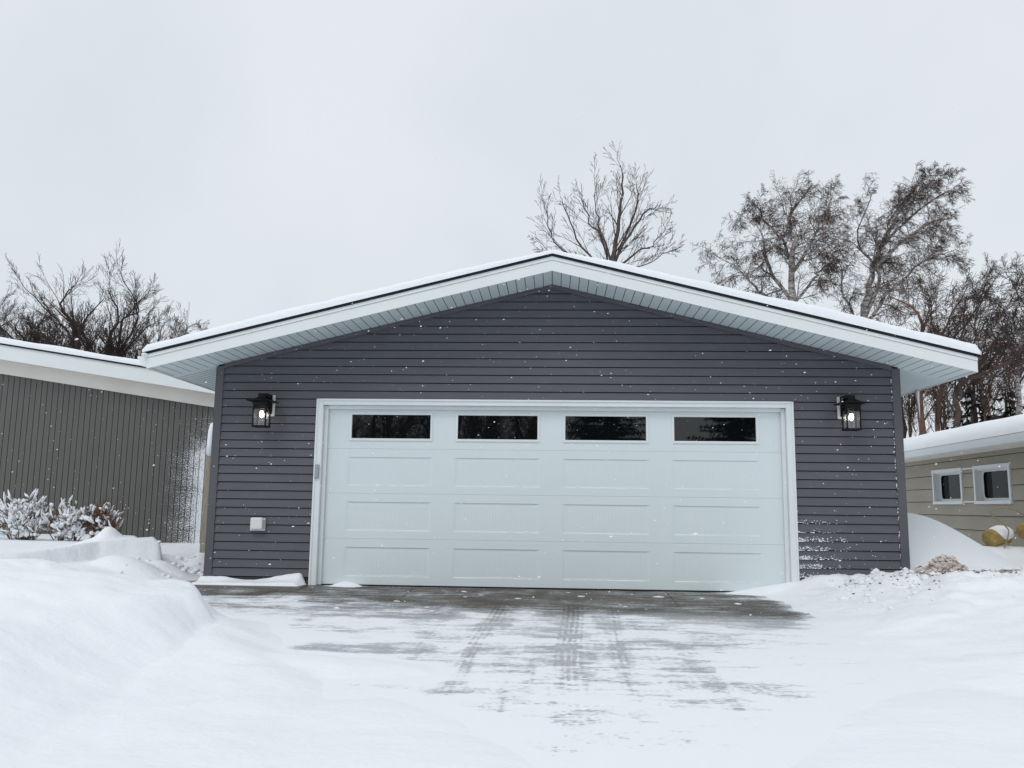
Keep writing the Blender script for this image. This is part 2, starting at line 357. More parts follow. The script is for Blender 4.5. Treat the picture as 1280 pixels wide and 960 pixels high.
def powder(x, y):
    p = .40+.10*sm(1.2, 2.4, x)+.12*sm(-.8, -2, x)+0*x
    edge = 1.42+.30*fbm(x*.8, y*.2, 81)+.45*sm(.4, 2.2, x)
    band = sm(edge+.75, edge-.35, -y)
    p = p-.90*band
    p = p+.62*np.exp(-((y+1.28)/.22)**2)*sm(-.9, -2.4, x)+.35*np.exp(-((y+.95)/.12)**2)*sm(-1.6, -3.0, x)
    p = p-.34*np.exp(-((x+2.1)/.9)**2-((y+1.95)/.12)**2)
    p = p-.62*np.exp(-((x+1.95)/.70)**2-((y+3.45)/.20)**2)-.30*np.exp(-((x+1.1)/1.0)**2-((y+3.75)/.30)**2)
    p = p-.16*np.exp(-((x+.3)/1.3)**2)*sm(-1.6, -2.4, y)*sm(-4.9, -3.6, y)
    p = p+.40*np.exp(-((x-2.25)/.55)**2-((y+.42)/.10)**2)+.28*np.exp(-((x-.75)/.22)**2-((y+.9)/.5)**2)
    p = p+.8*sm(2.75, 3.3, x)+.25*sm(-4.4, -5.6, y)+.10*sm(-2.6, -3.6, y)+.14*sm(.9, 1.8, x)*sm(-1.9, -2.6, y)
    for tx, w_, a_ in ((-.52, .085, .55), (.22, .10, .85), (.60, .06, .45), (-.95, .05, .22), (-2.2, .06, .25)):
        cx = x-tx-.02*y+.02*np.sin(y*1.3)
        comb = .35+.65*(np.cos(cx*135) > -.2)
        tread = .45+.55*((np.sin(y*30+9*x)+.6*np.sin(y*13-5*x)) > -.3)
        p = p-a_*.70*np.exp(-(np.abs(cx)/w_)**3)*sm(-.9, -1.5, y)*tread*comb*(1-.72*sm(-2.6, -5.0, y))
    # scraped lengthwise streaks
    p = p-.18*sm(.15, .5, fbm(x*7, y*.55, 87))*np.exp(-((x-.2)/1.4)**4)*sm(-1.2, -2.2, y)
    p = p-.40*np.exp(-((x-1.3)/.4)**2-((y+6.0)/.22)**2)-.15*np.exp(-((x-1.15)/.25)**2-((y+4.7)/.5)**2)
    h = snow_z(x, y)-(drive_z(y)-.004)
    return p+.9*sm(-.040, .002, h)*np.where(np.abs(x) < 4.4, 1, .6)
DX = np.concatenate([np.arange(-6.2, -1.1, .04), np.arange(-1.1, 1.2, .0125), np.arange(1.2, 5.4, .04)]); DY = np.concatenate([np.arange(-9.6, 0, .04), np.arange(0, 8.01, .25)])
d = sheet('driveway', DX, DY, lambda x, y: drive_z(y)-.004+0*x, M_drive, {'powder': powder, 'ice': ice_})
tag(d, 'wet grey concrete driveway streaked with blown powder snow', kind='structure')
# broom joints of the slab
jm = mat('joint filler', (.05, .048, .045), .9)
jb = MB()
for x, sh in ((-1.62, -.02), (-2.86, .05), (1.3, .01)): jb.add([(x-.003-sh, -1.1, -.044+.0005), (x+.003-sh, -1.1, -.044+.0005), (x+.003, -.02, -.0005), (x-.003, -.02, -.0005)], [(0, 1, 2, 3)])
j = jb.build('driveway_joint', jm); tag(j, 'dark straight control joints cut in the concrete driveway', kind='structure')

# ------------------------------------------------------------------ garage
XL, XR, XP, SL, OV = -4.107, 4.037, -.024, .2475, .638
ZS = 3.621                         # underside of fascia / soffit at the ridge
def zr(x, z0=ZS): return z0-SL*abs(x-XP)
EX = 4.662                         # half span to the eave
DH = 2.745; DC = -.025; CW = .08   # door half opening, centre, casing
GD = 8.2
G = empty('garage', (XP, 0, 0))
tag(G, 'detached charcoal sided garage with white double door and snowy low gable roof', 'garage')
G.location = (0, 0, 0)
mb = MB(); gapb = MB(); e = .1005; k = 0; z = .085
def course(x0, x1, x0t, x1t, z0, z1):
    if x1-x0 > 1.6 and z1 < zr(x0)-.01 or x1-x0 > 4:
        xs0 = x0+(x1-x0)*rnd.uniform(.15, .85) if x1-x0 < 4 else rnd.uniform(max(x0, x0t)+.5, min(x1, x1t)-.5)
        mb.add([(xs0, -.0195, z0+.009), (xs0+.035, -.0190, z0+.009), (xs0+.035, -.0045, z1), (xs0, -.0050, z1), (xs0, -.014, z0+.009), (xs0, -.0, z1)], [(0, 1, 2, 3), (4, 0, 3, 5)])
    o0 = .018+rnd.uniform(-.0012, .0012); g_ = .009
    mb.add([(x0, -o0, z0+g_), (x1, -o0, z0+g_), (x1t, -.004, z1), (x0t, -.004, z1), (x0, .018, z0+g_+.001), (x1, .018, z0+g_+.001),
            (x0, .018, z0-.001), (x1, .018, z0-.001)], [(0, 1, 2, 3), (4, 5, 1, 0), (6, 7, 5, 4)])
    gapb.add([(x0, .017, z0-.004), (x1, .017, z0-.004), (x1, .017, z0+g_+.003), (x0, .017, z0+g_+.003)], [(0, 1, 2, 3)])
while z < ZS-.04:
    z1 = z+e
    hw0 = min(4.1, (ZS-.02-z)/SL); hw1 = min(4.1, max((ZS-.02-z1)/SL, 0))
    a0, b0 = max(XL+.03, XP-hw0), min(XR-.03, XP+hw0); a1, b1 = max(XL+.03, XP-hw1), min(XR-.03, XP+hw1)
    if z < 2.19:
        zt_ = z1
        course(a0, DC-DH-CW, a1, DC-DH-CW, z, zt_); course(DC+DH+CW, b0, DC+DH+CW, b1, z, zt_)
    else: course(a0, b0, a1, b1, z, z1)
    z = z1
w = mb.build('front_siding', M_siding, G, fix=False); gapb.build('painted_lap_shadow', M_shadowgap, G, fix=False)  # near-black strips paint the shadow under each course
# sheathing behind, with the door opening left out
mb = MB()
def pent(y):
    return [(XL+.01, y, -.02), (DC-DH, y, -.02), (DC-DH, y, 2.16), (DC+DH, y, 2.16), (DC+DH, y, -.02), (XR-.01, y, -.02), (XR-.01, y, zr(XR)-.01), (XP, y, ZS-.01), (XL+.01, y, zr(XL)-.01)]
mb.add(pent(.020), [(0, 1, 2, 8), (5, 6, 3, 4), (8, 2, 3, 6, 7)]); mb.build('front_sheathing', mat('foundation grey', (.12, .12, .125), .8, .2, var=.15), G, fix=False)
mbl, mbr = MB(), MB(); z = .085
while z < zr(XL)-.12:
    for xs_, sg, mb in ((XL+.012, -1, mbl), (XR-.012, 1, mbr)):
        mb.add([(xs_+sg*.016, .1, z), (xs_+sg*.016, GD, z), (xs_+sg*.003, GD, z+e+.004), (xs_+sg*.003, .1, z+e+.004)], [(0, 1, 2, 3)])
    z += e
mbl.build('side_siding', M_siding, G, fix=False); mbr.build('side_siding', M_siding, G, fix=False)
mb = MB(); mb.box(XL+.02, XR-.02, GD-.05, GD, -.05, zr(XL)-.01); mb.prism([(XL+.02, zr(XL)-.01), (XR-.02, zr(XR)-.01), (XP, ZS-.01)], 'y', GD-.05, GD)
mb.box(XL+.012, XL+.03, .05, GD, -.05, zr(XL)-.02); mb.box(XR-.03, XR-.012, .05, GD, -.05, zr(XR)-.02)
mb.build('back_wall', M_siding, G)
for xa, xb in ((XL-.012, XL+.085), (XR-.085, XR+.012)):
    c = MB(); c.box(xa, xb, -.026, .10, -.0 if xa < 0 else -.05, zr(xa if xa < 0 else xb)-.012, bev=.004)
    c.build('corner_post', M_trimdk, G)
# trim strip up the rake under the soffit
for sg in (-1, 1):
    xe_ = XL+.085 if sg < 0 else XR-.085
    c = MB(); c.prism([(XP, ZS-.008), (xe_, zr(xe_)-.008), (xe_, zr(xe_)-.058), (XP, ZS-.058)], 'y', -.030, -.004)
    c.build('rake_trim', M_trimdk, G)
# rake soffit boards: run front to back, with real gaps
mb = MB(); bw = .105; bk = MB()
for sg in (-1, 1):
    x = .004
    while x < EX-.02:
        x2 = min(x+bw-.0070, EX-.015); xa, xb = XP+sg*x, XP+sg*x2
        mb.add([(xa, -OV+.01, zr(xa)), (xb, -OV+.01, zr(xb)), (xb, .0, zr(xb)), (xa, .0, zr(xa)),
                (xa, -OV+.01, zr(xa)+.008), (xb, -OV+.01, zr(xb)+.008), (xb, 0, zr(xb)+.008), (xa, 0, zr(xa)+.008)],
               [(0, 1, 2, 3)]); x += bw
    xa, xb = XP, XP+sg*(EX-.015)
    bk.add([(xa, -OV+.01, zr(xa)+.010), (xb, -OV+.01, zr(xb)+.010), (xb, GD+.3, zr(xb)+.010), (xa, GD+.3, zr(xa)+.010)], [(0, 1, 2, 3)])
mb.build('rake_soffit', M_soffit, G, fix=False); bk.build('soffit_backing', M_shadowgap, G, fix=False)
# side soffits: boards run out from the wall; divider strip at the wall line
for sg, wx in ((-1, XL), (1, XR)):
    mb = MB(); y = .03; xa, xb = wx+sg*.005, XP+sg*(EX-.015); gp = .010 if sg < 0 else .0015
    while y < GD+.2:
        y2 = y+bw-gp
        mb.add([(xa, y, zr(xa)), (xb, y, zr(xb)), (xb, y2, zr(xb)), (xa, y2, zr(xa)), (xa, y, zr(xa)+.008), (xb, y, zr(xb)+.008), (xb, y2, zr(xb)+.008), (xa, y2, zr(xa)+.008)],
               [(0, 1, 2, 3)]); y += bw
    mb.build('side_soffit', M_soffit, G, fix=False)
    mb = MB(); mb.prism([(xa, zr(xa)-.006), (xb, zr(xb)-.006), (xb, zr(xb)+.006), (xa, zr(xa)+.006)], 'y', .002, .027)
    mb.build('soffit_divider', M_soffit, G)
# fascia: drip strip, face board
FH = .1754
for sg in (-1, 1):
    xe_ = XP+sg*EX
    mb = MB(); mb.prism([(XP, ZS-.004), (xe_, zr(xe_)-.004), (xe_, zr(xe_)+FH-.055), (XP, ZS+FH-.055)], 'y', -OV-.0, -OV+.012)
    o = mb.build('rake_fascia', M_fascia, G)
    mb = MB(); mb.prism([(XP, ZS+FH-.052), (xe_, zr(xe_)+FH-.052), (xe_, zr(xe_)+FH-.012), (XP, ZS+FH-.012)], 'y', -OV-.010, -OV+.012)
    mb.build('drip_edge', M_fascia, o)
    mb = MB(); mb.box(min(xe_, xe_-sg*.015), max(xe_, xe_-sg*.015), -OV+.013, GD+.3, zr(xe_)-.004, zr(xe_)+FH-.02)
    o = mb.build('eave_fascia', M_fascia, G)
    # shingles: stepped black edge
    mb = MB(); x = 0
    while x < EX+.02:
        x2 = min(x+rnd.uniform(.24, .40), EX+.02); xa, xb = XP+sg*x, XP+sg*x2; lift = rnd.choice((0, .003, .005))
        fy = -OV-.022-rnd.uniform(0, .004)
        mb.add([(xa, fy, zr(xa)+FH-.010), (xb, fy, zr(xb)+FH-.010), (xb, fy, zr(xb)+FH+.014+lift*.2), (xa, fy, zr(xa)+FH+.014+lift),
                (xa, GD+.3, zr(xa)+FH-.010), (xb, GD+.3, zr(xb)+FH-.010), (xb, GD+.3, zr(xb)+FH+.014), (xa, GD+.3, zr(xa)+FH+.014)],
               [(0, 1, 2, 3), (4, 7, 6, 5), (0, 4, 5, 1), (3, 2, 6, 7), (1, 5, 6, 2), (0, 3, 7, 4)]); x = x2
    mb.build('roof_shingles', M_shingle, G)
# left gutter with its end cap
c = MB(); xg = XP-EX; zg = zr(xg)
c.prism([(xg-.001, zg+FH-.03), (xg-.125, zg+FH-.03), (xg-.125, zg+FH-.055), (xg-.105, zg+FH-.085), (xg-.07, zg+.03), (xg-.001, zg+.02)], 'y', -OV+.02, GD+.2)
c.build('gutter', M_fascia, G)
# door casing, jambs, stops
mb = MB()
for sg in (-1, 1):
    xi = DC+sg*DH; xo = DC+sg*(DH+CW); a, b_ = sorted((xi, xo)); mb.box(a, b_, -.032, .0, -.0, 2.196, bev=.004)
    a, b_ = sorted((xo-sg*.018, xo+sg*.004)); mb.box(a, b_, -.042, -.030, -.0, 2.200, bev=.002)
mb.box(DC-DH+.001, DC+DH-.001, -.032, .0, 2.128, 2.196, bev=.004); mb.box(DC-DH-CW+.02, DC+DH+CW-.02, -.045, -.030, 2.180, 2.202, bev=.002)
mb.build('door_casing', M_white, G)
mb = MB()
for sg in (-1, 1):
    a, b_ = sorted((DC+sg*DH, DC+sg*(DH+.03))); mb.box(a, b_, .001, .16, 0, 2.16)
    a, b_ = sorted((DC+sg*(DH-.045), DC+sg*(DH-.001))); mb.box(a, b_, .030, .070, .005, 2.125, bev=.004)
mb.box(DC-DH, DC+DH, .001, .16, 2.132, 2.16); mb.box(DC-DH+.045, DC+DH-.045, .030, .070, 2.085, 2.131, bev=.004)
mb.build('door_jamb', M_white, G)
# sectional door
M_door = bpy.data.materials.new('white embossed steel door'); M_door.use_nodes = True
t, N, L = nodes(M_door); b = N['Principled BSDF']; oc = N.new('ShaderNodeTexCoord').outputs['Object']
v1 = noise(t, oc, 1.3, 6, .6); cc = mixc(t, v1, (.66, .735, .755), (.72, .79, .805)); L.new(cc, b.inputs['Base Color'])
b.inputs['Roughness'].default_value = .42
gr = noise(t, oc, 1, 5, .7, (220, 1, 7)); L.new
wv = N.new('ShaderNodeTexWave'); wv.wave_type = 'BANDS'; wv.bands_direction = 'X'; wv.inputs['Scale'].default_value = 8.5; wv.inputs['Distortion'].default_value = 0
L.new(oc, wv.inputs[0])
ln = math_(t, 'POWER', wv.outputs['Fac'], 8)
atp = N.new('ShaderNodeAttribute'); atp.attribute_name = 'inpanel'
hh = math_(t, 'SUBTRACT', math_(t, 'MULTIPLY', gr, .35), math_(t, 'MULTIPLY', math_(t, 'MULTIPLY', ln, atp.outputs['Fac']), 1.0))
bump(t, hh, .0006, b)
door = empty('garage_door', (0, .075, 0)); door.parent = G
PC = [DC-1.935, DC-.645, DC+.645, DC+1.935]; PW = .515
SH = 2.133/4
for i in range(4):
    z0, z1 = .012+i*SH, .012+(i+1)*SH-.0015
    top = i == 3
    za, zb = (z0+.115, z1-.075) if top else (z0+.092, z1-.10)
    hw = .497 if top else PW
    if top: za, zb = 1.715, 2.045
    xs_ = [DC-DH+.002]; 
    for c in PC: xs_ += [c-hw, c+hw]
    xs_.append(DC+DH-.002); v = []; f = []; flag = []
    def q4(a, b2, c2, d2, fl=0):
        kk = len(v); v.extend([a, b2, c2, d2]); f.append((kk, kk+1, kk+2, kk+3)); flag.append(fl)
    zz = [z0, za, zb, z1]
    for a in range(9):
        for r in range(3):
            xa, xb, ya, yb = xs_[a], xs_[a+1], zz[r], zz[r+1]
            if r == 1 and a % 2 == 1:
                if top: continue
                d_, w_, s5 = .010, .003, .04
                P = [(xa, 0, ya), (xb, 0, ya), (xb, 0, yb), (xa, 0, yb)]; Q = [(xa+s5, d_, ya+w_*3), (xb-s5, d_, ya+w_*3), (xb-s5, d_, yb-w_), (xa+s5, d_, yb-w_)]
                for s1 in range(4): s2 = (s1+1) % 4; q4(P[s1], P[s2], Q[s2], Q[s1])
                # raised field
                w2 = .030; Rr = [(xa+w2+.01, d_, ya+w2), (xb-w2-.01, d_, ya+w2), (xb-w2-.01, d_, yb-w2), (xa+w2+.01, d_, yb-w2)]
                w3 = .050; S = [(xa+w3, d_-.0005, ya+w3), (xb-w3, d_-.0005, ya+w3), (xb-w3, d_-.0005, yb-w3), (xa+w3, d_-.0005, yb-w3)]
                for s1 in range(4): s2 = (s1+1) % 4; q4(Q[s1], Q[s2], Rr[s2], Rr[s1]); q4(Rr[s1], Rr[s2], S[s2], S[s1])
                q4(*S, 1)
            else: q4((xa, 0, ya), (xb, 0, ya), (xb, 0, yb), (xa, 0, yb))
    x0_, x1_ = xs_[0], xs_[-1]
    q4((x0_, 0, z0), (x1_, 0, z0), (x1_, .04, z0-.004), (x0_, .04, z0-.004)); q4((x0_, 0, z1), (x1_, 0, z1), (x1_, .04, z1-.004), (x0_, .04, z1-.004))
    me = bpy.data.meshes.new('door_section'); me.from_pydata(v, [], f); me.materials.append(M_door)
    an = me.attributes.new('inpanel', 'FLOAT', 'FACE'); an.data.foreach_set('value', [float(q) for q in flag])
    o = bpy.data.objects.new('door_section', me); COL.objects.link(o); o.parent = door
mb = MB(); mb.box(DC-DH, DC+DH, -.012, .03, .0, .012); mb.build('bottom_seal', M_shingle, door)
mb = MB(); mb.box(DC-DH, DC+DH, .042, .05, .0, 1.70); mb.box(DC-DH, DC+DH, .042, .05, 2.06, 2.14); mb.build('door_back', M_shadowgap, door)
for c in PC:
    mb = MB(); xa, xb, ya, yb = c-.497, c+.497, 1.715, 2.045; fw = .030
    for bx_ in ((xa-.008, xb+.008, ya-.008, ya+fw-.008), (xa-.008, xb+.008, yb-fw+.008, yb+.008)): mb.box(bx_[0], bx_[1], -.012, .02, bx_[2], bx_[3], bev=.004)
    for bx_ in ((xa-.008, xa+fw-.012), (xb-fw+.012, xb+.008)): mb.box(bx_[0], bx_[1], -.0115, .02, ya+fw-.010, yb-fw+.010, bev=.003)
    o = mb.build('window_frame', M_white, door)
    mb = MB(); mb.quad((xa+.01, .012, ya+.01), (xb-.01, .012, ya+.01), (xb-.01, .012, yb-.01), (xa+.01, .012, yb-.01)); mb.build('window_pane', M_glass, door, fix=False)
# slab ledge left of the door
mb = MB(); mb.box(XL-.10, DC-DH-CW-.012, -.33, .0, -.08, .012, bev=.01); mb.build('slab_ledge', mat('slab concrete', (.20, .185, .165), .8, .2, var=.25, vscale=9, bump=.003, bscale=60), G)
# roof snow blanket
def roof_snow(name, x0, x1, y0, y1, ztop, thick, nx, ny, label, edge=.06, rot=None):
    xs_ = np.linspace(x0, x1, nx); ys_ = y0+(y1-y0)*np.linspace(0, 1, ny)**2.2
    X, Y = np.meshgrid(xs_, ys_); T = thick(X, Y)
    ed = np.minimum(np.minimum(X-x0, x1-X), Y-y0); ed = np.clip(ed/edge, 0, 1); rr_ = np.sqrt(np.clip(1-(1-ed)**2, 0, 1))
    Zb = np.vectorize(ztop)(X); Zt = Zb+T*(.35+.65*rr_)
    i = np.arange(nx*ny).reshape(ny, nx); fs = np.stack([i[:-1, :-1], i[:-1, 1:], i[1:, 1:], i[1:, :-1]], -1).reshape(-1, 4).tolist()
    vs = np.stack([X, Y, Zt], -1).reshape(-1, 3).tolist(); n = len(vs)
    vs += np.stack([X, Y, Zb], -1).reshape(-1, 3).tolist()
    rim = list(i[0, :])+list(i[1:, -1])+list(i[-1, ::-1][1:])+list(i[::-1, 0][1:])
    for a, b2 in zip(rim[:-1], rim[1:]): fs.append([int(a), int(b2), int(b2)+n, int(a)+n])
    mb = MB(); mb.add(vs, fs); o = mb.build(name, M_roofsnow, None, smooth=True); tag(o, label, 'snow', kind='stuff'); return o
roof_snow('roof_snow', XP-EX-.05, XP+EX+.03, -OV-.034, GD+.28, lambda x: zr(x, ZS+FH+.016),
          lambda X, Y: np.clip(.085+.060*sm(1.5, 4.4, X)-.03*sm(-3.8, -4.6, X)+.02*sm(-1.5,-3,X)+.045*fbm(X*.9, Y*.6, 5)+.012*fbm(X*5, Y*4, 9), .02, 1)-.035*np.exp(-(X/.5)**2), 260, 50,
          'soft white snow blanket covering the roof of the charcoal garage')
o = MB()
for i in range(26): o.lump((XP-EX-.05+rnd.uniform(-.06, .03), -OV+.02+i*.3+rnd.uniform(-.1, .1), zg+FH-.02), rnd.uniform(.03, .05), i, 2, .12, (1, 2.2, .6))
tag(o.build('gutter_snow', M_roofsnow, None, smooth=True), 'snow heaped in the gutter at the left eave of the garage', 'snow', kind='stuff')
# snow left on the ledge and plastered on the siding right of the door
X_ = np.linspace(XL-.08, DC-DH-CW-.014, 90); Y_ = np.linspace(-.32, -.012, 26)
def ledge(X, Y):
    h = .012+np.clip(.020+.05*np.exp(-((Y+.03)/.06)**2)*(1-.8*np.exp(-((X+3.55)/.28)**2))+.06*sm(-3.35, -2.9, X)*sm(-.25, 0, Y)+.02*fbm(X*4, Y*6, 4), .0, 1)
    q = sm(X_[-1], X_[-1]-.10, X)*sm(X_[0], X_[0]+.05, X)
    return h*sm(-.33, -.26, Y)*q+.008-.02*sm(-.28, -.33, Y)-.012*(1-q)
tag(sheet('ledge_snow', X_, Y_, ledge, M_roofsnow), 'thin snow lying on the slab ledge under the siding left of the door', 'snow', kind='stuff')
mb = MB()
for i in range(3600):
    zc = rnd.choice([.085+e*q for q in range(0, 8)]); x = DC+DH+CW+.012+abs(rnd.gauss(0, .30)); 
    k = math.exp(-((zc-.45)/.25)**2)
    if rnd.random() > (k*math.exp(-(x-2.83)/.42)+.02)*(.3+1.2*float(vnoise(x*9, zc*40, 3))) or x > XR-.1: continue
    z = zc+rnd.uniform(.003, .058)*rnd.random()**.5; y = -.016+.013*(z-zc)/e
    mb.lump((x, y-.001, z), rnd.uniform(.0018, .0062)*(1.6 if rnd.random() < .08 else 1), i, 1, .35, (rnd.uniform(1, 2.4), .5, .9))
for i in range(75):
    zc = .085+e*int(24*rnd.random()**1.5); mb.lump((XR-.089+rnd.uniform(-.006, .001), -.018, zc+rnd.uniform(.02, .09)), rnd.uniform(.002, .008), i, 1, .4, (.8, .7, 1.7))
for i in range(60):
    zc = .085+e*rnd.randrange(0, 16); mb.lump((DC-DH-CW-.004, -.020, zc+rnd.uniform(.01, .09)), rnd.uniform(.003, .007), i, 1, .3, (.8, .7, 2.0))
tag(mb.build('clinging_snow', M_roofsnow, None, smooth=True), 'snow grains stuck to the charcoal laps right of the white door', 'snow', kind='stuff')
mb = MB()
for i in range(520):
    c = rnd.choice(PC); row = rnd.choice((0, 0, 0, 0, 1, 2)); x = c+rnd.uniform(-.49, .49)
    if vnoise(x*5, row*7.3+.5, 8) < .45: continue
    z = .012+row*SH+.100
    mb.lump((x, .080, z+rnd.uniform(0, .004)), rnd.uniform(.003, .008), i, 1, .3, (rnd.uniform(1.5, 4), .5, .6))
tag(mb.build('door_ledge_snow', M_roofsnow, None, smooth=True), 'thin lines of snow caught on the panel ledges of the white garage door', 'snow', kind='stuff')
# icicle at the right eave
p0 = Vector((XP+EX-.02, 1.0, zr(EX)-.0)); pp = W(1134.5, 493, 1.0)
ic = MB(); yy = CP.y+(p0.x-CP.x)/((1134.5-690)/1051); 
ic.tube([(p0.x, yy, p0.z+.02), (p0.x+.002, yy, p0.z-.1), (p0.x+.01, yy, p0.z-.22), (p0.x+.014, yy, p0.z-.34)], [.026, .017, .011, .003], 7)
tag(ic.build('icicle', M_roofsnow, None, smooth=True), 'long thin white icicle hanging from the right eave of the garage', 'icicle')

# ------------------------------------------------------------------ wall lanterns
def lantern(u, v, label):
    P = W(u, v, 0); E_ = empty('wall_lantern', (P.x, -.016, P.z)); tag(E_, label, 'wall lamp', 'lanterns either side of the garage door')
    a = MB(); a.box(-.092, .092, -.028, .004, -.135, .125, bev=.012); a.build('mounting_block', M_plast, E_)
    a = MB(); a.box(-.065, .065, -.050, -.027, -.110, .122, bev=.006); a.box(-.045, .045, -.07, -.048, -.06, .11, bev=.006); a.build('backplate', M_black, E_)
    a = MB(); a.tube([(0, -.06, .07), (0, -.12, .105), (0, -.19, .10), (0, -.20, .06)], .013, 8); a.box(-.055, .055, -.20, -.06, .085, .125, bev=.006); a.build('arm', M_black, E_)
    cy = -.20
    a = MB()
    def ring(h, zz): return [(-h, cy-h, zz), (h, cy-h, zz), (h, cy+h, zz), (-h, cy+h, zz)]
    rs_ = [ring(.03, .095), ring(.045, .070), ring(.085, .045), ring(.148, .030), ring(.148, .022), ring(.09, .010), ring(.078, -.035), ring(.070, -.04)]
    vs = [q for r in rs_ for q in r]; fs = [(0, 1, 2, 3), (28, 31, 30, 29)]
    for r in range(7):
        for s1 in range(4): s2 = (s1+1) % 4; fs.append((r*4+s1, r*4+s2, r*4+4+s2, r*4+4+s1))
    a.add(vs, fs); a.build('roof_cap', M_black, E_)
    a = MB(); hb = .074
    for sx in (-1, 1):
        for sy in (-1, 1): a.box(sx*hb-.0075, sx*hb+.0075, cy+sy*hb-.0075, cy+sy*hb+.0075, -.272, -.03)
    for zz in (-.275, -.06):
        a.box(-hb-.012, hb+.012, cy-hb-.012, cy-hb+.008, zz-.008, zz+.010); a.box(-hb-.012, hb+.012, cy+hb-.008, cy+hb+.012, zz-.008, zz+.010)
        a.box(-hb-.012, -hb+.008, cy-hb+.008, cy+hb-.008, zz-.008, zz+.010); a.box(hb-.008, hb+.012, cy-hb+.008, cy+hb-.008, zz-.008, zz+.010)
    a.build('cage', M_black, E_)
    a = MB()
    for q in (((-hb, cy-hb), (hb, cy-hb)), ((hb, cy-hb), (hb, cy+hb)), ((hb, cy+hb), (-hb, cy+hb)), ((-hb, cy+hb), (-hb, cy-hb))):
        (x0, y0), (x1, y1) = q; a.quad((x0, y0, -.267), (x1, y1, -.267), (x1, y1, -.07), (x0, y0, -.07))
    a.build('glass', M_clear, E_, fix=False)
    a = MB(); a.tube([(0, cy, -.03), (0, cy, -.09)], .017, 10); a.build('socket', M_black, E_)
    a = MB(); a.tube([(0, cy, zz) for zz in (-.085, -.10, -.115, -.13, -.15, -.165, -.172)], [.013, .018, .023, .026, .023, .014, .003], 12); a.build('bulb', M_bulb, E_, smooth=True)
    return E_
lantern(335.5, 507, 'lit black lantern left of the garage door, above the white outlet cover')
lantern(1055.5, 510, 'lit black lantern right of the garage door, near the right corner post')
# outlet cover and keypad
P = W(323.5, 655, 0); o = empty('outlet_cover', (P.x, -.017, P.z)); tag(o, 'small white weatherproof outlet cover low on the charcoal siding', 'outlet cover')
a = MB(); a.box(-.088, .088, -.030, .006, -.078, .070, bev=.008); a.build('base', M_plast, o)
a = MB(); a.box(-.075, .070, -.072, -.031, -.062, .078, bev=.018); a.build('lid', M_plast, o)
a = MB(); a.box(.071, .084, -.05, -.031, -.05, .05, bev=.003); a.build('hinge', M_grey, o)
P = W(396.5, 589, -.03); o = empty('keypad', (P.x, -.033, P.z)); tag(o, 'narrow grey entry keypad fixed on the left door casing', 'keypad')
a = MB(); a.box(-.024, .024, -.026, 0, -.085, .080, bev=.006); a.build('housing', M_grey, o)
a = MB(); a.box(-.020, .020, -.033, -.027, -.075, .030, bev=.003); a.build('cover', M_grey, o)

# ------------------------------------------------------------------ neighbour on the left (vertical grooved boards)
def onplane(u, v, P0, dirv):   # ray hits the vertical plane through P0 along dirv
    n = Vector((dirv.y, -dirv.x, 0)); d = ray(u, v); return CP+d*((Vector(P0)-CP).dot(n)/d.dot(n))
A = Vector((-9.78, 4.93, 0)); B = Vector((-6.25, 5.30, 0)); dv = (B-A).normalized(); ang = math.atan2(dv.y, dv.x)
def loc(P): q = P-A; return Vector((q.dot(dv), q.dot(Vector((-dv.y, dv.x, 0))), q.z))
pt = [loc(onplane(u, v, A, dv)) for u, v in ((0, 467), (262, 508.5), (0, 448), (262, 490), (0, 430), (183, 457.5), (0, 421.5))]
sl_ = (pt[1].z-pt[0].z)/(pt[1].x-pt[0].x)
def zl(x, ref): return ref.z+sl_*(x-ref.x)
H = empty('neighbour_house', A, ang); tag(H, 'low house with dark vertical grooved boards and white rake beyond the left bank', 'house')
X0, X1 = -7.5, loc(Vector((-5.45, 5.4, 0))).x
M_groove = bpy.data.materials.new('grey brown grooved boards'); M_groove.use_nodes = True
t, N, L = nodes(M_groove); b = N['Principled BSDF']; oc = N.new('ShaderNodeTexCoord').outputs['Object']
v1 = noise(t, oc, 2, 6, .7, (1, 1, .3)); cb = mixc(t, v1, (.098, .098, .092), (.140, .138, .130))
sx = N.new('ShaderNodeSeparateXYZ'); L.new(oc, sx.inputs[0])
m1 = N.new('ShaderNodeMapRange'); L.new(sx.outputs[0], m1.inputs[0]); m1.inputs[1].default_value = 1.6; m1.inputs[2].default_value = 3.55; m1.inputs[3].default_value = 0; m1.inputs[4].default_value = 1
m2 = N.new('ShaderNodeMapRange'); L.new(sx.outputs[2], m2.inputs[0]); m2.inputs[1].default_value = 3.0; m2.inputs[2].default_value = 1.6
n1 = noise(t, oc, 55, 3, .6); n2 = noise(t, oc, 3, 4, .6)
k1 = math_(t, 'MULTIPLY', math_(t, 'POWER', m1.outputs[0], 2.6), m2.outputs[0])
k1 = math_(t, 'MULTIPLY', k1, .42)
th = math_(t, 'ADD', math_(t, 'ADD', k1, math_(t, 'MULTIPLY', n1, .8)), math_(t, 'MULTIPLY', n2, .25))
m3 = N.new('ShaderNodeMapRange'); L.new(th, m3.inputs[0]); m3.inputs[1].default_value = .70; m3.inputs[2].default_value = .78
L.new(mixc(t, m3.outputs[0], cb, SNOWC), b.inputs['Base Color']); b.inputs['Roughness'].default_value = .8
bump(t, m3.outputs[0], .006, b)
mb = MB(); x = X0; bw = .1016
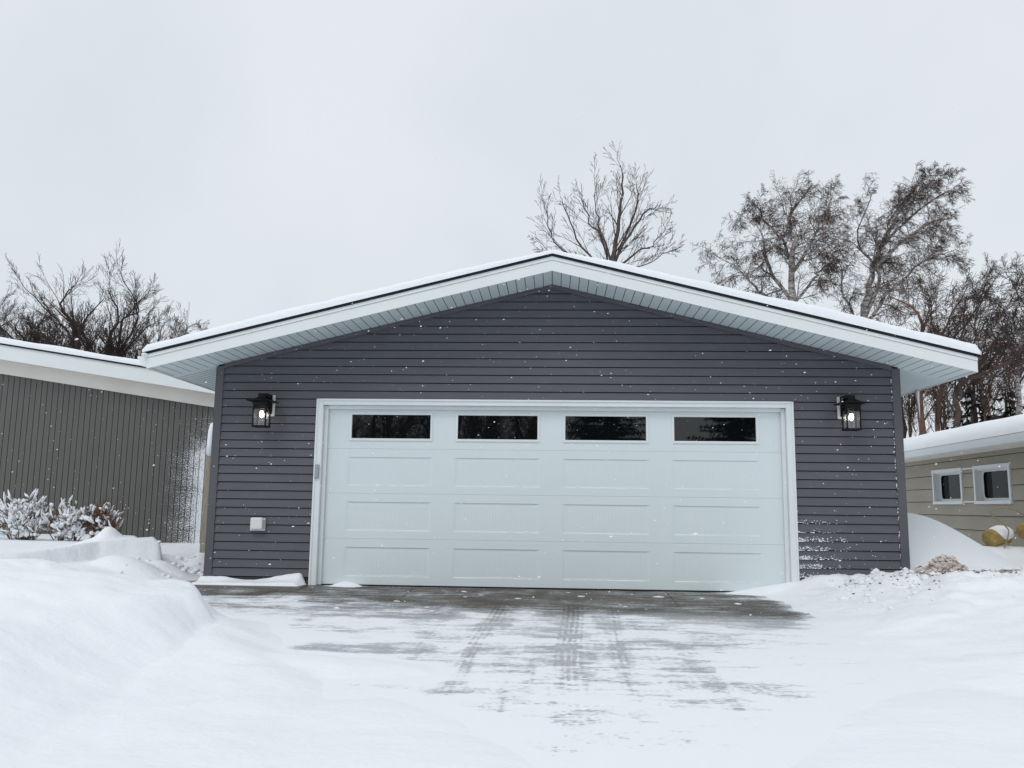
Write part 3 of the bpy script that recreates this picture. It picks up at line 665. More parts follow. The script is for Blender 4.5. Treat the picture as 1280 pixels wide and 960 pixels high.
while x < X1:
    xa, xb = x, min(x+bw-.011, X1); top = lambda q: zl(q, pt[2])+.02
    mb.add([(xa, 0, .0), (xb, 0, .0), (xb, 0, top(xb)), (xa, 0, top(xa)), (xa, .012, 0), (xb, .012, 0), (xb, .012, top(xb)), (xa, .012, top(xa))], [(0, 1, 2, 3), (0, 3, 7, 4), (1, 5, 6, 2)])
    x += bw
mb.build('board_wall', M_groove, H, fix=False)
mb = MB(); mb.quad((X0, .013, 0), (X1, .013, 0), (X1, .013, zl(X1, pt[2])), (X0, .013, zl(X0, pt[2]))); mb.build('wall_backing', M_shadowgap, H, fix=False)
mb = MB(); mb.box(X1-.02, X1, .014, 7, 0, zl(X1, pt[2])); mb.build('side_wall', M_groove, H)
mb = MB(); mb.box(X0, X0+.02, .014, 7, 0, 3.2); mb.build('side_wall', M_groove, H)
XE = X1+.42
mb = MB(); mb.prism([(X0, zl(X0, pt[0])), (X1+.03, zl(X1+.03, pt[0])), (X1+.03, zl(X1+.03, pt[2])+.01), (X0, zl(X0, pt[2])+.01)], 'y', -.05, -.001); mb.build('frieze_board', M_beige, H)
# rake overhang: soffit + fascia further forward
ohy = -.32
P1 = [loc(onplane(u, v, A+Vector((dv.y, -dv.x, 0))*.32, dv)) for u, v in ((0, 449), (262, 491), (0, 430.5))]
def zo(x, i): return P1[i].z+((P1[1].z-P1[0].z)/(P1[1].x-P1[0].x))*(x-P1[i].x)
mb = MB(); mb.prism([(X0, zo(X0, 0)), (XE, zo(XE, 0)), (XE, zo(XE, 2)), (X0, zo(X0, 2))], 'y', ohy, ohy+.03); mb.build('rake_fascia', M_fascia, H)
mb = MB(); mb.prism([(X0, zo(X0, 0)+.004), (XE, zo(XE, 0)+.004), (XE, zo(XE, 0)+.02), (X0, zo(X0, 0)+.02)], 'y', ohy+.031, -.001); mb.build('soffit', M_beige, H)
mb = MB(); mb.prism([(X0, zo(X0, 2)-.004), (XE+.02, zo(XE+.02, 2)-.004), (XE+.02, zo(XE+.02, 2)+.022), (X0, zo(X0, 2)+.022)], 'y', ohy-.025, 7.3); mb.build('roof', M_shingle, H)
rs = roof_snow('roof_snow', X0, XE+.02, ohy-.035, 7.2, lambda x: zo(x, 2)+.023, lambda X, Y: np.clip(.115+.03*fbm(X*.8, Y*.8, 6)+.01*fbm(X*4, Y*4, 8), .03, 1), 120, 26,
               'snow blanket on the roof of the dark boarded house at left')
rs.location = A; rs.rotation_euler = (0, 0, ang)

# wooden post between the buildings
q0, q1, q2 = W(256.5, 650, 1.9), W(259, 568, 1.9), W(262, 528, 1.9)
o = empty('fence_post', (q0.x, 1.9, .1)); tag(o, 'weathered wooden post, its upper half plastered white, at the left garage corner', 'post')
mb = MB(); mb.box(-.055, .055, 0, .10, 0, q1.z-.1, bev=.006); mb.build('post', M_wood, o)
mb = MB(); mb.tube([(.012, .05, q1.z-.12), (.012, .05, q1.z-.1+.2), (.016, .05, q2.z-.22), (.025, .05, q2.z-.13), (.04, .05, q2.z-.09)], [.066, .072, .070, .058, .02], 12); mb.build('snow_cap', M_roofsnow, o, smooth=True)

# ------------------------------------------------------------------ neighbour on the right (tan lap siding)
RD = math.atan(.0314); HR = empty('neighbour_house', (7.76+.0314*14.64, 14.64+CP.y, 0), -RD)
tag(HR, 'low tan lap sided house with two small white windows beyond the right drift', 'house')
def ly(D): return (D-14.64)/math.cos(RD)
wins = [(ly(17.68), ly(19.08)), (ly(15.72), ly(17.11))]; wz0, wz1 = 1.13, 1.82
Y0, Y1 = ly(6.5), ly(23); ztop = 2.42
mb = MB(); ex = .28; z = .03
def lap(ya, yb, z0, z1):
    if yb-ya < .01 or z1-z0 < .004: return
    f0 = (z0-zc)/ex; x0_ = -.030+.024*f0; x1_ = -.030+.024*(z1-zc)/ex; g_ = .010 if z0 == zc else 0
    mb.add([(x0_, ya, z0+g_), (x0_, yb, z0+g_), (x1_, yb, z1), (x1_, ya, z1), (.02, ya, z0+g_+.001), (.02, yb, z0+g_+.001)], [(0, 1, 2, 3), (0, 1, 5, 4)])
    if g_: sg_.add([(.012, ya, z0-.004), (.012, yb, z0-.004), (.012, yb, z0+.014), (.012, ya, z0+.014)], [(0, 1, 2, 3)])
sg_ = MB()
while z < ztop:
    zc = z; z1 = min(z+ex, ztop)
    ylist = sorted([Y0, Y1]+[q for w_ in wins for q in w_])
    for a, b_ in zip(ylist[:-1], ylist[1:]):
        inw = any(abs(a-w_[0]) < 1e-6 for w_ in wins)
        if inw:
            if z < wz0: lap(a, b_, z, min(z1, wz0))
            if z1 > wz1: lap(a, b_, max(z, wz1), z1)
        else: lap(a, b_, z, z1)
    z = z1
mb.build('lap_siding', M_tan, HR, fix=False); sg_.build('painted_lap_shadow', M_shadowgap, HR, fix=False)  # lap shadow lines painted as near-black strips here too
mb = MB(); mb.box(.0, 6, Y1-.02, Y1, 0, ztop); mb.box(.0, 6, Y0, Y0+.02, 0, ztop); mb.box(5.98, 6, Y0+.02, Y1-.02, 0, ztop); mb.build('end_wall', M_tan, HR)
M_wgl = glass('dark window glass', (.008, .009, .010), 1.22, .05, .002)
for (a, b_) in wins:
    w_ = empty('window', (0, 0, 0)); w_.parent = HR
    mb = MB(); t_ = .045
    mb.box(-.045, .0, a-.02, a+t_, wz0, wz1, bev=.003); mb.box(-.045, .0, b_-t_, b_+.02, wz0, wz1, bev=.003)
    mb.box(-.047, .0, a-.03, b_+.03, wz1-.045, wz1+.02, bev=.003); mb.box(-.055, .0, a-.03, b_+.03, wz0-.03, wz0+.03, bev=.003)
    mb.build('casing', M_white, w_)
    mb = MB(); r_ = .12
    mb.box(.001, r_, a+.01, a+t_-.002, wz0+.02, wz1-.02); mb.box(.001, r_, b_-t_+.002, b_-.01, wz0+.02, wz1-.02); mb.box(.001, r_, a+t_, b_-t_, wz1-.07, wz1-.035); mb.box(.001, r_, a+t_, b_-t_, wz0+.0, wz0+.032); mb.build('reveal', M_white, w_)
    # rounded sash: glass plate with rounded corners inside a white frame
    pa, pb, pz0, pz1, cr = a+.075, b_-.12, wz0+.085, wz1-.10, .09
    ring_ = []
    for cx2, cz2, a0 in ((pb-cr, pz1-cr, 0), (pa+cr, pz1-cr, 90), (pa+cr, pz0+cr, 180), (pb-cr, pz0+cr, 270)):
        for k in range(6): th_ = math.radians(a0+k*18); ring_.append((cx2+cr*math.cos(th_), cz2+cr*math.sin(th_)))
    outer = [(a+t_, wz0+.03), (b_-t_, wz0+.03), (b_-t_, wz1-.045), (a+t_, wz1-.045)]
    bm = bmesh.new(); iv = [bm.verts.new((r_-.03, p[0], p[1])) for p in ring_]; ov_ = [bm.verts.new((r_-.03, p[0], p[1])) for p in outer]
    es = [bm.edges.new((iv[i], iv[(i+1) % len(iv)])) for i in range(len(iv))]+[bm.edges.new((ov_[i], ov_[(i+1) % 4])) for i in range(4)]
    bmesh.ops.triangle_fill(bm, edges=es, use_beauty=True)
    dead = [f for f in bm.faces if all(v.co.y > pa-.001 and v.co.y < pb+.001 and v.co.z > pz0-.001 and v.co.z < pz1+.001 for v in f.verts)]
    bmesh.ops.delete(bm, geom=dead, context='FACES')
    me = bpy.data.meshes.new('sash'); bm.to_mesh(me); bm.free(); me.materials.append(M_white); oo = bpy.data.objects.new('sash', me); COL.objects.link(oo); oo.parent = w_
    mb = MB(); mb.quad((r_, a+t_, wz0+.03), (r_, b_-t_, wz0+.03), (r_, b_-t_, wz1-.045), (r_, a+t_, wz1-.045)); mb.build('pane', M_wgl, w_, fix=False)
# panel strip joining the two windows
mb = MB(); mb.box(-.030, -.019, wins[1][1]+.021, wins[0][0]-.021, wz0-.0, wz0+.03); mb.build('trim_strip', M_white, HR)
mb = MB(); mb.box(-.030, -.019, wins[1][1]+.021, wins[0][0]-.021, wz1-.03, wz1); mb.build('trim_strip', M_white, HR)
gx = -.60; gz = 2.09
mb = MB(); mb.prism([(gx-.0, gz), (gx-.08, gz), (gx-.105, gz+.05), (gx-.12, gz+.10), (gx-.12, gz+.135), (gx, gz+.135)], 'y', Y0-.3, Y1+.3); mb.build('gutter', M_white, HR)
mb = MB(); mb.box(gx+.001, gx+.02, Y0-.3, Y1+.3, gz-.01, gz+.17); mb.build('eave_fascia', M_white, HR)
mb = MB(); mb.box(gx+.021, -.003, Y0-.3, Y1+.3, gz+.0, gz+.02); mb.build('soffit', M_beige, HR)
mb = MB(); mb.prism([(gx-.05, gz+.145), (3.0, gz+.145+.55), (6.6, gz+.145), (6.6, gz+.171), (3.0, gz+.721), (gx-.05, gz+.171)], 'y', Y0-.35, Y1+.35); mb.build('roof', M_shingle, HR)
def thr(X, Y): return np.clip(.27+.03*fbm(Y*.6, X*.6, 14)+.015*fbm(Y*3, X*3, 15), .05, 1)
rs = roof_snow('roof_snow', gx-.13, 6.5, Y0-.35, Y1+.33, lambda x: gz+.137+(.55/3.6)*(max(x, gx-.05)-gx+.05)+(.035 if x > gx+.1 else 0) if x <= 3 else gz+.172+.55*(6.6-x)/3.6, thr, 90, 60,
               'thick rounded snow on the roof of the tan house at right', edge=.22)
rs.location = HR.location; rs.rotation_euler = HR.rotation_euler

# ------------------------------------------------------------------ buckets and rope
def bucket(P, rotv, label):
    o = empty('bucket', P); o.rotation_euler = rotv; tag(o, label, 'bucket', 'tipped yellow buckets by the tan house')
    mb = MB(); n = 20; prof = [(.0, .002), (.125, 0), (.13, .01), (.142, .25), (.150, .32), (.158, .325), (.158, .34), (.150, .345), (.140, .32), (.128, .06), (0, .05)]
    vs = []; fs = []
    for r, zz in prof:
        for j in range(n): a = 2*math.pi*j/n; vs.append((r*math.cos(a), r*math.sin(a), zz))
    for i in range(len(prof)-1):
        for j in range(n): j2 = (j+1) % n; fs.append((i*n+j, i*n+j2, (i+1)*n+j2, (i+1)*n+j))
    mb.add(vs, fs); mb.build('pail', M_bucket, o, smooth=True)
    mb = MB(); mb.tube([(.158*math.cos(a), .158*math.sin(a)*.35+.02, .33+.10*math.sin(a)) for a in [k*math.pi/12 for k in range(13)]], .004, 6); mb.build('handle', M_rope, o)
    return o
pb = W(1245, 672, 3.6); pc = W(1287, 668, 3.45)
bucket((pb.x-.10, 3.6, pb.z-.02), (0, math.radians(78), math.radians(28)), 'tipped yellow bucket capped with snow, under the nearer window')
bucket((pc.x-.11, 3.4, pc.z+.03), (0, math.radians(72), math.radians(22)), 'yellow bucket cut by the right edge of the photo')
mb = MB()
for (c, r_, sd_, sq) in (((pb.x+.11, 3.66, pb.z+.07), .165, 3, (1.15, .9, .72)), ((pc.x+.12, 3.47, pc.z+.12), .16, 5, (1.2, .9, .75))):
    mb.lump(c, r_, sd_, 3, .015, sq)
tag(mb.build('bucket_snow', M_roofsnow, None, smooth=True), 'rounded snow lying on the two yellow buckets', 'snow', kind='stuff')
rp_ = [W(u, v, 3.45) for u, v in ((1262, 681), (1258, 680), (1255, 684), (1259, 674), (1261, 664), (1257, 658), (1248, 650), (1238, 642), (1241, 637), (1254, 635), (1268, 637), (1280, 644), (1290, 655), (1296, 668))]
sp = []
for i in range(len(rp_)-1):
    a_, b_, c_, d_ = rp_[max(i-1, 0)], rp_[i], rp_[i+1], rp_[min(i+2, len(rp_)-1)]
    for k in range(5):
        s_ = k/5; sp.append(.5*((2*b_)+(-a_+c_)*s_+(2*a_-5*b_+4*c_-d_)*s_*s_+(-a_+3*b_-3*c_+d_)*s_**3))
mb = MB(); mb.tube(sp, .010, 7); tag(mb.build('rope', M_rope, None, smooth=True), 'stiff frozen yellow rope looping up above the buckets', 'rope')

# ------------------------------------------------------------------ dirty snow pile
mb = MB(); R = random.Random(4)
def gz_(x, y): return float(snow_z(np.array([[x]]), np.array([[y]]))[0, 0])
for i in range(900):
    if R.random() < .84: x = 4.22+R.gauss(0, .13); y = -.55+R.gauss(0, .10)
    else: x = 4.78+R.gauss(0, .09); y = -.40+R.gauss(0, .05)
    r_ = R.uniform(.006, .024)*(1.0 if R.random() < .85 else 1.7)
    hmp = .11*math.exp(-((x-4.22)/.16)**2-((y+.5)/.13)**2)
    mb.lump((x, y, gz_(x, y)+hmp*R.random()), r_, i, 1, .42, (1.2, 1, .8))
tag(mb.build('dirty_snow_pile', M_dirtysnow, None), 'heap of brownish crumbled snow near the right garage corner', 'snow heap', kind='stuff')
mb = MB()
for i in range(520):
    if R.random() < .6: x = 4.22+R.gauss(0, .20); y = -.6+R.gauss(0, .12); up = .115*math.exp(-((x-4.22)/.16)**2-((y+.5)/.13)**2)*R.random()
    elif R.random() < .4: x = 4.80+R.gauss(0, .11); y = -.42+R.gauss(0, .06); up = .01
    else: x = R.uniform(3.1, 5.3); y = -.25-abs(R.gauss(0, .45)); up = 0
    mb.lump((x, y, gz_(x, y)+up+.004), R.uniform(.004, .014), i, 1, .4, (1.2, 1, .7))
tag(mb.build('dirt_clods', M_dirt, None), 'small brown clods and gravel scattered over the snow at right', 'dirt', kind='stuff')
mb = MB()
for i in range(170):
    x = R.uniform(2.95, 5.6); y = -.2-abs(R.gauss(0, .8)); r_ = R.uniform(.012, .045); mb.lump((x, y, gz_(x, y)+r_*.2), r_, i, 1, .25, (1.2, 1, .7))
for i in range(60):
    x = R.uniform(-5.3, -4.5); y = R.uniform(-.3, 3.4); r_ = R.uniform(.01, .05); mb.lump((x, y, gz_(x, y)+r_*.2), r_, i, 1, .25, (1.2, 1, .7))
for i in range(26):
    x = R.uniform(-3.3, 2.8); y = R.uniform(-1.7, -.15); r_ = R.uniform(.006, .022); mb.lump((x, y, .04*y+r_*.1), r_, i, 1, .35, (R.uniform(1.2, 3), 1, .5))
tag(mb.build('snow_chunks', M_snow, None, smooth=True), 'loose chunks of white snow scattered by the garage walls', 'snow', kind='stuff')

# ------------------------------------------------------------------ shrubs under the left house wall
def shrub(x, y, hgt, wdt, seed, label, snowy):
    R = random.Random(seed); z0 = gz_(x, y); z0 -= .10; o = empty('shrub', (x, y, z0)); tag(o, label, 'shrub', 'shrubs in front of the dark boarded house')
    st = MB(); tips = []; twg = []
    for i in range(85):
        a = R.uniform(0, 2*math.pi); sp_ = R.uniform(.1, 1)*wdt; hh_ = hgt*R.uniform(.55, 1.05)*(1-.3*(sp_/wdt)**2)
        p = Vector((R.uniform(-.12, .12), R.uniform(-.08, .08), -.05)); q = Vector((math.cos(a)*sp_, math.sin(a)*sp_*.55, hh_))
        mid = p.lerp(q, .5)+Vector((R.uniform(-.05, .05), R.uniform(-.05, .05), .05)); st.tube([p, mid, q], [.008, .006, .003], 4); tips.append(q)
        for k in range(9):
            s_ = R.uniform(.4, 1); bse = p.lerp(q, s_)+Vector((0, 0, .04)); tt = bse+Vector((R.uniform(-.13, .13), R.uniform(-.12, .08), R.uniform(.03, .19))); st.tube([bse, tt], [.004, .002], 3); tips.append(tt); twg.append((bse, tt))
    st.build('stems', M_shrub, o, fix=False)
    sn = MB()
    for q in tips:
        if R.random() < snowy*.42:
            c = q*R.uniform(.40, 1.0); rr0 = R.uniform(.018, .042)
            for k in range(4): sn.lump(c+Vector((R.gauss(0, .03), R.gauss(0, .03), R.gauss(0, .025))), rr0*R.uniform(.5, 1), R.randrange(9999), 2, .16, (R.uniform(.7, 1.5), 1.0, R.uniform(.6, 1.4)))
    for b0, b1 in twg:
        if R.random() < snowy*.75:
            up = Vector((0, 0, .010)); mdl = b0.lerp(b1, .55)+up+Vector((R.gauss(0, .006), R.gauss(0, .006), R.gauss(0, .004)))
            sn.tube([b0.lerp(b1, .1)+up, mdl, b1+up*.7], [.008, R.uniform(.012, .024), .006], 6)
    sn.build('snow_clumps', M_roofsnow, o, smooth=True)
for (u, d_, hgt, wdt, sn, lb) in ((-45, 2.3, .62, .50, .5, 'snow loaded shrub cut by the left edge of the photo'), (28, 2.3, .70, .46, .52, 'tallest snow loaded shrub before the dark boarded wall'),
                                  (82, 2.5, .60, .42, .38, 'middle snow loaded shrub with rusty stems'), (126, 2.6, .62, .38, .10, 'nearly bare brown shrub at the right end of the row')):
    P = W(u, 672, d_); shrub(P.x, d_, hgt, wdt, u+99, lb, sn)

# ------------------------------------------------------------------ trees
MINR = [.0045]; PALE = [0]
def grow(R, tw, tr, p, d, L_, r, lv, S):
    """S: list per level of (segments, wiggle, tropism z, wind x, kids, angle, len ratio, first child at)"""
    nseg, wig, trop, wind, kids, angd, lr_, t0 = S[lv]
    pts = [p.copy()]; rad = [r]; dirs = [d.copy()]; st = L_/nseg
    for i in range(nseg):
        d = (d+Vector((R.gauss(0, wig)+wind, R.gauss(0, wig), R.gauss(0, wig)+trop))).normalized(); p = p+d*st
        pts.append(p.copy()); dirs.append(d.copy()); rad.append(max(r*(1-.82*(i+1)/nseg), MINR[0]))
    (tr if lv <= PALE[0] else tw).tube(pts, rad, 6 if r > .05 else (4 if r > .015 else 3), cap=False)
    kidgrow(R, tw, tr, pts, rad, dirs, L_, lv, S)
def kidgrow(R, tw, tr, pts, rad, dirs, L_, lv, S):
    nseg, wig, trop, wind, kids, angd, lr_, t0 = S[lv]
    if lv+1 >= len(S): return
    n = len(pts)-1; k = max(1, int(kids*R.uniform(.8, 1.2)))
    for j in range(k):
        tt = t0+(1-t0)*(j+R.random()*.9)/k; f_ = min(tt*n, n-1e-3); i = int(f_); q = pts[i].lerp(pts[i+1], f_-i); dd = dirs[min(i+1, n)]
        ax = dd.orthogonal().normalized(); ax.rotate(Matrix.Rotation(R.uniform(0, 2*math.pi), 3, dd))
        nd = dd.copy(); nd.rotate(Matrix.Rotation(math.radians(angd*R.uniform(.65, 1.35)), 3, ax))
        rr_ = min(max((rad[i]*(1-(f_-i))+rad[i+1]*(f_-i))*R.uniform(.32, .55), MINR[0]*1.2), .030)
        grow(R, tw, tr, q, nd, L_*lr_*R.uniform(.6, 1.15)*(1.1-.5*tt), rr_, lv+1, S)
def tree(name, seed, base, limbs, S, mt, mw, label, group, cat='tree'):
    """limbs: explicit main axes [(points, r0, r1)], relative to the base"""
    R = random.Random(seed); o = empty(name, base); tag(o, label, cat, group); tr, tw = MB(), MB(); bi = 'windswept' in label; MINR[0] = .0036 if bi else .0045; PALE[0] = 1 if bi else 0
    for pts, r0, r1 in limbs:
        P = [Vector(q) for q in pts]; sp_ = []
        for i in range(len(P)-1):
            a_, b_, c_, d_ = P[max(i-1, 0)], P[i], P[i+1], P[min(i+2, len(P)-1)]
            for k in range(4):
                s_ = k/4; sp_.append(.5*((2*b_)+(-a_+c_)*s_+(2*a_-5*b_+4*c_-d_)*s_*s_+(-a_+3*b_-3*c_+d_)*s_**3)+Vector((R.gauss(0, .03), R.gauss(0, .03), 0))*(1 if i+k else 0))
        sp_.append(P[-1]); n = len(sp_)-1; rad = [r0+(r1-r0)*(i/n) for i in range(n+1)]
        dirs = [(sp_[min(i+1, n)]-sp_[max(i-1, 0)]).normalized() for i in range(n+1)]; L_ = min(4.6 if r0 > .1 else 3.6, sum((sp_[i+1]-sp_[i]).length for i in range(n)))
        tr.tube(sp_, rad, 8 if r0 > .08 else 5, cap=False); c0 = (n//2 if name == 'maple_tree' or 'windswept' in label else n//4) if pts is limbs[0][0] else 0
        kidgrow(R, tw, tr, sp_[c0:], rad[c0:], dirs[c0:], L_, 0, S)
    tr.build('trunk', mt, o, smooth=True, fix=False); tw.build('crown', mw, o, fix=False); return o
def rel(y, base, uv, R, dy=1.2):
    out = []
    for i, (u, v) in enumerate(uv): P = W(u, v, y); out.append(Vector((P.x-base[0], R.uniform(-dy, dy)*min(1, i/2), P.z-base[2])))
    return out
GR = .3
# birch bark
M_birch = bpy.data.materials.new('white birch bark'); M_birch.use_nodes = True
t, N, L = nodes(M_birch); b = N['Principled BSDF']; oc = N.new('ShaderNodeTexCoord').outputs['Object']
b1 = noise(t, oc, 3, 5, .8, (1.5, 1.5, 5)); mr = N.new('ShaderNodeMapRange'); L.new(b1, mr.inputs[0]); mr.inputs[1].default_value = .47; mr.inputs[2].default_value = .58
L.new(mixc(t, mr.outputs[0], (.42, .39, .37), (.07, .055, .05)), b.inputs['Base Color']); b.inputs['Roughness'].default_value = .8
# centre tree behind the ridge
R = random.Random(3); yT = 17.0
Sm = [(6, .035, .015, 0, 12, 27, .38, .08), (5, .04, .03, 0, 6, 28, .50, .15), (4, .05, .03, 0, 4, 28, .5, .2), (3, .05, .02, 0, 0, 30, .5, .2)]
P = W(765, 330, yT); base = (P.x, yT, GR)
def rr2(uvs, r0, r1, y=yT, bs=None, dy=.9):
    bs = bs or base; q = rel(y, bs, uvs, R, dy); return (q, r0, r1)
cro = W(765, 335, yT)-Vector(base)
lim = [([(0, 0, -.4), (.05, 0, 2), (cro.x-.05, 0, cro.z*.6), (cro.x, 0, cro.z)], .20, .14),
       rr2([(765, 335), (772, 288), (777, 245), (776, 203)], .09, .010), rr2([(766, 330), (786, 298), (805, 274), (822, 255)], .055, .008),
       rr2([(765, 335), (752, 298), (738, 268), (728, 244)], .05, .008), rr2([(764, 338), (752, 296), (746, 262), (742, 238)], .04, .008),
       rr2([(762, 345), (728, 305), (710, 268), (700, 240)], .045, .008), rr2([(762, 350), (704, 318), (688, 285), (680, 252)], .04, .008),
       rr2([(766, 340), (798, 318), (818, 300), (832, 285)], .04, .007), rr2([(764, 348), (710, 330), (685, 310), (668, 290)], .03, .006),
       rr2([(768, 330), (788, 278), (796, 244), (800, 215)], .05, .008), rr2([(768, 345), (805, 335), (825, 325), (842, 318)], .025, .006)]
tree('maple_tree', 5, base, lim, Sm, M_bark2, M_bark2, 'bare tree with upswept limbs rising behind the garage ridge', 'bare trees behind the garage')
# birches, swept by the wind
Sb = [(7, .08, .03, .02, 19, 52, .35, .05), (6, .14, .0, .03, 14, 52, .50, .10), (5, .17, -.07, .05, 10, 52, .55, .10), (4, .16, -.16, .06, 0, 30, .6, .2)]
yB = 15.5; R = random.Random(9)
P = W(990, 400, yB); base = (P.x, yB, GR)
lim = [([Vector((0, 0, -.4)), Vector((0, 0, 2.5))]+rr2([(990, 400), (989, 350), (987, 305), (992, 265), (1008, 240)], 0, 0, yB, base, .6)[0], .17, .02),
       rr2([(989, 375), (965, 330), (945, 300), (918, 262)], .07, .01, yB, base), rr2([(988, 345), (1010, 305), (1030, 275), (1045, 240)], .06, .01, yB, base),
       rr2([(990, 390), (950, 362), (920, 345), (888, 322)], .06, .01, yB, base), rr2([(990, 330), (975, 295), (962, 265), (950, 250)], .045, .01, yB, base),
       rr2([(990, 385), (1015, 350), (1035, 330), (1055, 320)], .05, .01, yB, base)]
tree('birch_tree', 15, base, lim, Sb, M_birch, M_btwig, 'left one of the two tall windswept birches behind the garage roof', 'windswept birches behind the garage')
yB = 16.5; P = W(1080, 430, yB); base = (P.x, yB, GR); R = random.Random(29)
lim = [([Vector((0, 0, -.4)), Vector((0, 0, 2.5))]+rr2([(1080, 430), (1083, 370), (1100, 318), (1118, 272), (1138, 240)], 0, 0, yB, base, .6)[0], .19, .02),
       rr2([(1082, 395), (1098, 345), (1085, 290), (1080, 250)], .07, .01, yB, base), rr2([(1090, 340), (1130, 300), (1165, 280), (1200, 262)], .07, .01, yB, base),
       rr2([(1100, 310), (1140, 270), (1170, 248), (1195, 232)], .05, .01, yB, base), rr2([(1081, 405), (1115, 360), (1150, 330), (1190, 315)], .06, .01, yB, base),
       rr2([(1081, 420), (1055, 370), (1045, 340), (1040, 310)], .05, .01, yB, base), rr2([(1110, 280), (1126, 255), (1148, 230), (1176, 222)], .035, .008, yB, base)]
tree('birch_tree', 33, base, lim, Sb, M_birch, M_btwig, 'right one of the two tall windswept birches, above the right eave', 'windswept birches behind the garage')
# darker trees at right
Sd = [(6, .10, .04, .01, 16, 38, .38, .08), (5, .10, .04, .02, 10, 40, .52, .10), (5, .12, .0, .03, 8, 44, .55, .12), (3, .12, .0, .02, 0, 30, .6, .2)]
def quick(name, seed, uvs_list, y, mt, mw, S, label, group, r0=.11, bz=GR):
    R_ = random.Random(seed); u0, v0 = uvs_list[0][0]; P = W(u0, v0, y); bs = (P.x, y, bz); L_ = []
    for i, uvs in enumerate(uvs_list):
        q = rel(y, bs, uvs, R_, 1.0)
        if i == 0: q = [Vector((0, 0, -.4)), Vector((0, 0, (P.z-bz)*.5))]+q
        L_.append((q, r0 if i == 0 else r0*.42, .010))
    return tree(name, seed, bs, L_, S, mt, mw, label, group)
gR = 'bare trees beyond the tan house'
quick('bare_tree', 41, [[(1150, 500), (1146, 450), (1135, 400), (1125, 360)], [(1150, 490), (1170, 440), (1190, 395), (1205, 360)], [(1149, 470), (1120, 430), (1100, 410)]], 13.5, M_red, M_btwig, Sd, 'reddish bare tree with twin trunks just under the right eave', gR, .13)
quick('bare_tree', 42, [[(1172, 520), (1170, 460), (1160, 410), (1150, 370)], [(1171, 480), (1150, 440), (1135, 415)], [(1171, 470), (1195, 420), (1215, 380)]], 17.5, M_red, M_twig, Sd, 'dense dark brown tree between the eave and the birches', gR, .12)
quick('bare_tree', 43, [[(1196, 515), (1205, 480), (1235, 462), (1262, 452), (1292, 425)], [(1200, 500), (1196, 450), (1205, 410), (1215, 370)], [(1235, 462), (1245, 430), (1250, 400)]], 12.5, M_bark, M_twig, Sd, 'dark tree with one long limb leaning right past the eave tip', gR, .11)
quick('birch_tree', 44, [[(1228, 510), (1226, 440), (1232, 390), (1238, 345)], [(1227, 430), (1250, 390), (1262, 360)]], 20, M_birch, M_btwig, Sd, 'slim pale birch standing beyond the right eave tip', gR, .11)
quick('birch_tree', 45, [[(1272, 500), (1274, 430), (1270, 380), (1262, 338)], [(1273, 440), (1290, 390), (1300, 350)], [(1273, 420), (1252, 385), (1240, 365)]], 18, M_birch, M_twig, Sd, 'pale birch trunk at the right edge above the snowy roof', gR, .13)
quick('bare_tree', 46, [[(1310, 500), (1300, 440), (1285, 380), (1270, 335)], [(1305, 470), (1270, 430), (1250, 400)]], 21, M_bark, M_twig, Sd, 'dark bare tree mostly outside the right edge of the photo', gR, .12)
quick('bare_tree', 47, [[(1128, 520), (1122, 470), (1110, 430), (1095, 405)], [(1127, 490), (1140, 450), (1150, 425)]], 21, M_bark, M_twig, Sd, 'dark tree low behind the right slope of the garage roof', gR, .12)
quick('bare_tree', 48, [[(1215, 530), (1212, 480), (1222, 430), (1230, 400)], [(1213, 490), (1190, 460), (1180, 430)], [(1213, 480), (1240, 440), (1255, 420)]], 24, M_bark, M_twig, Sd, 'dark bare tree far back, right of the eave tip', gR, .12)
# left trees
gL = 'bare trees beyond the dark boarded house'
Sl = [(7, .04, .02, 0, 14, 23, .48, .02), (6, .05, .025, 0, 8, 27, .50, .08), (5, .06, .02, 0, 5, 32, .5, .12), (4, .06, .02, 0, 0, 30, .6, .2)]
quick('bare_tree', 51, [[(96, 470), (96, 420), (90, 385), (82, 350)], [(96, 430), (106, 400), (116, 365)], [(95, 440), (75, 410), (55, 390), (24, 352)]], 20, M_bark, M_twig, Sl, 'tall dark tree with a long limb reaching left over the dark house', gL, .16)
quick('bare_tree', 52, [[(148, 470), (146, 430), (140, 390), (135, 360)], [(147, 440), (155, 400), (160, 380), (163, 350)], [(147, 445), (170, 410), (183, 388), (192, 365)], [(147, 450), (178, 425), (198, 402)]], 19, M_bark, M_twig, Sl, 'fan shaped bare tree nearest the left eave tip of the garage', gL, .13)
quick('bare_tree', 53, [[(30, 470), (28, 430), (22, 412), (16, 395)], [(29, 445), (45, 410), (52, 385)], [(29, 450), (8, 420), (-8, 395)]], 23, M_bark, M_twig, Sl, 'lower dark bushy tree at the left edge of the photo', gL, .12)
quick('bare_tree', 54, [[(-25, 470), (-22, 430), (-15, 415), (-8, 395)], [(-23, 445), (0, 412), (14, 392)]], 21, M_bark, M_twig, Sl, 'dark tree standing half outside the left edge of the photo', gL, .12)
quick('bare_tree', 55, [[(66, 470), (64, 440), (60, 412), (66, 390)], [(65, 450), (48, 425), (40, 405)], [(65, 450), (82, 425), (88, 405)]], 25, M_bark, M_twig, Sl, 'low dense tree between the two taller left trees', gL, .10)
quick('bare_tree', 56, [[(196, 470), (196, 440), (200, 420), (205, 402)], [(196, 450), (180, 428), (175, 412)], [(197, 450), (218, 425), (232, 412)]], 24, M_bark2, M_bark2, Sl, 'small brown tree just above the left eave tip of the garage', gL, .08)
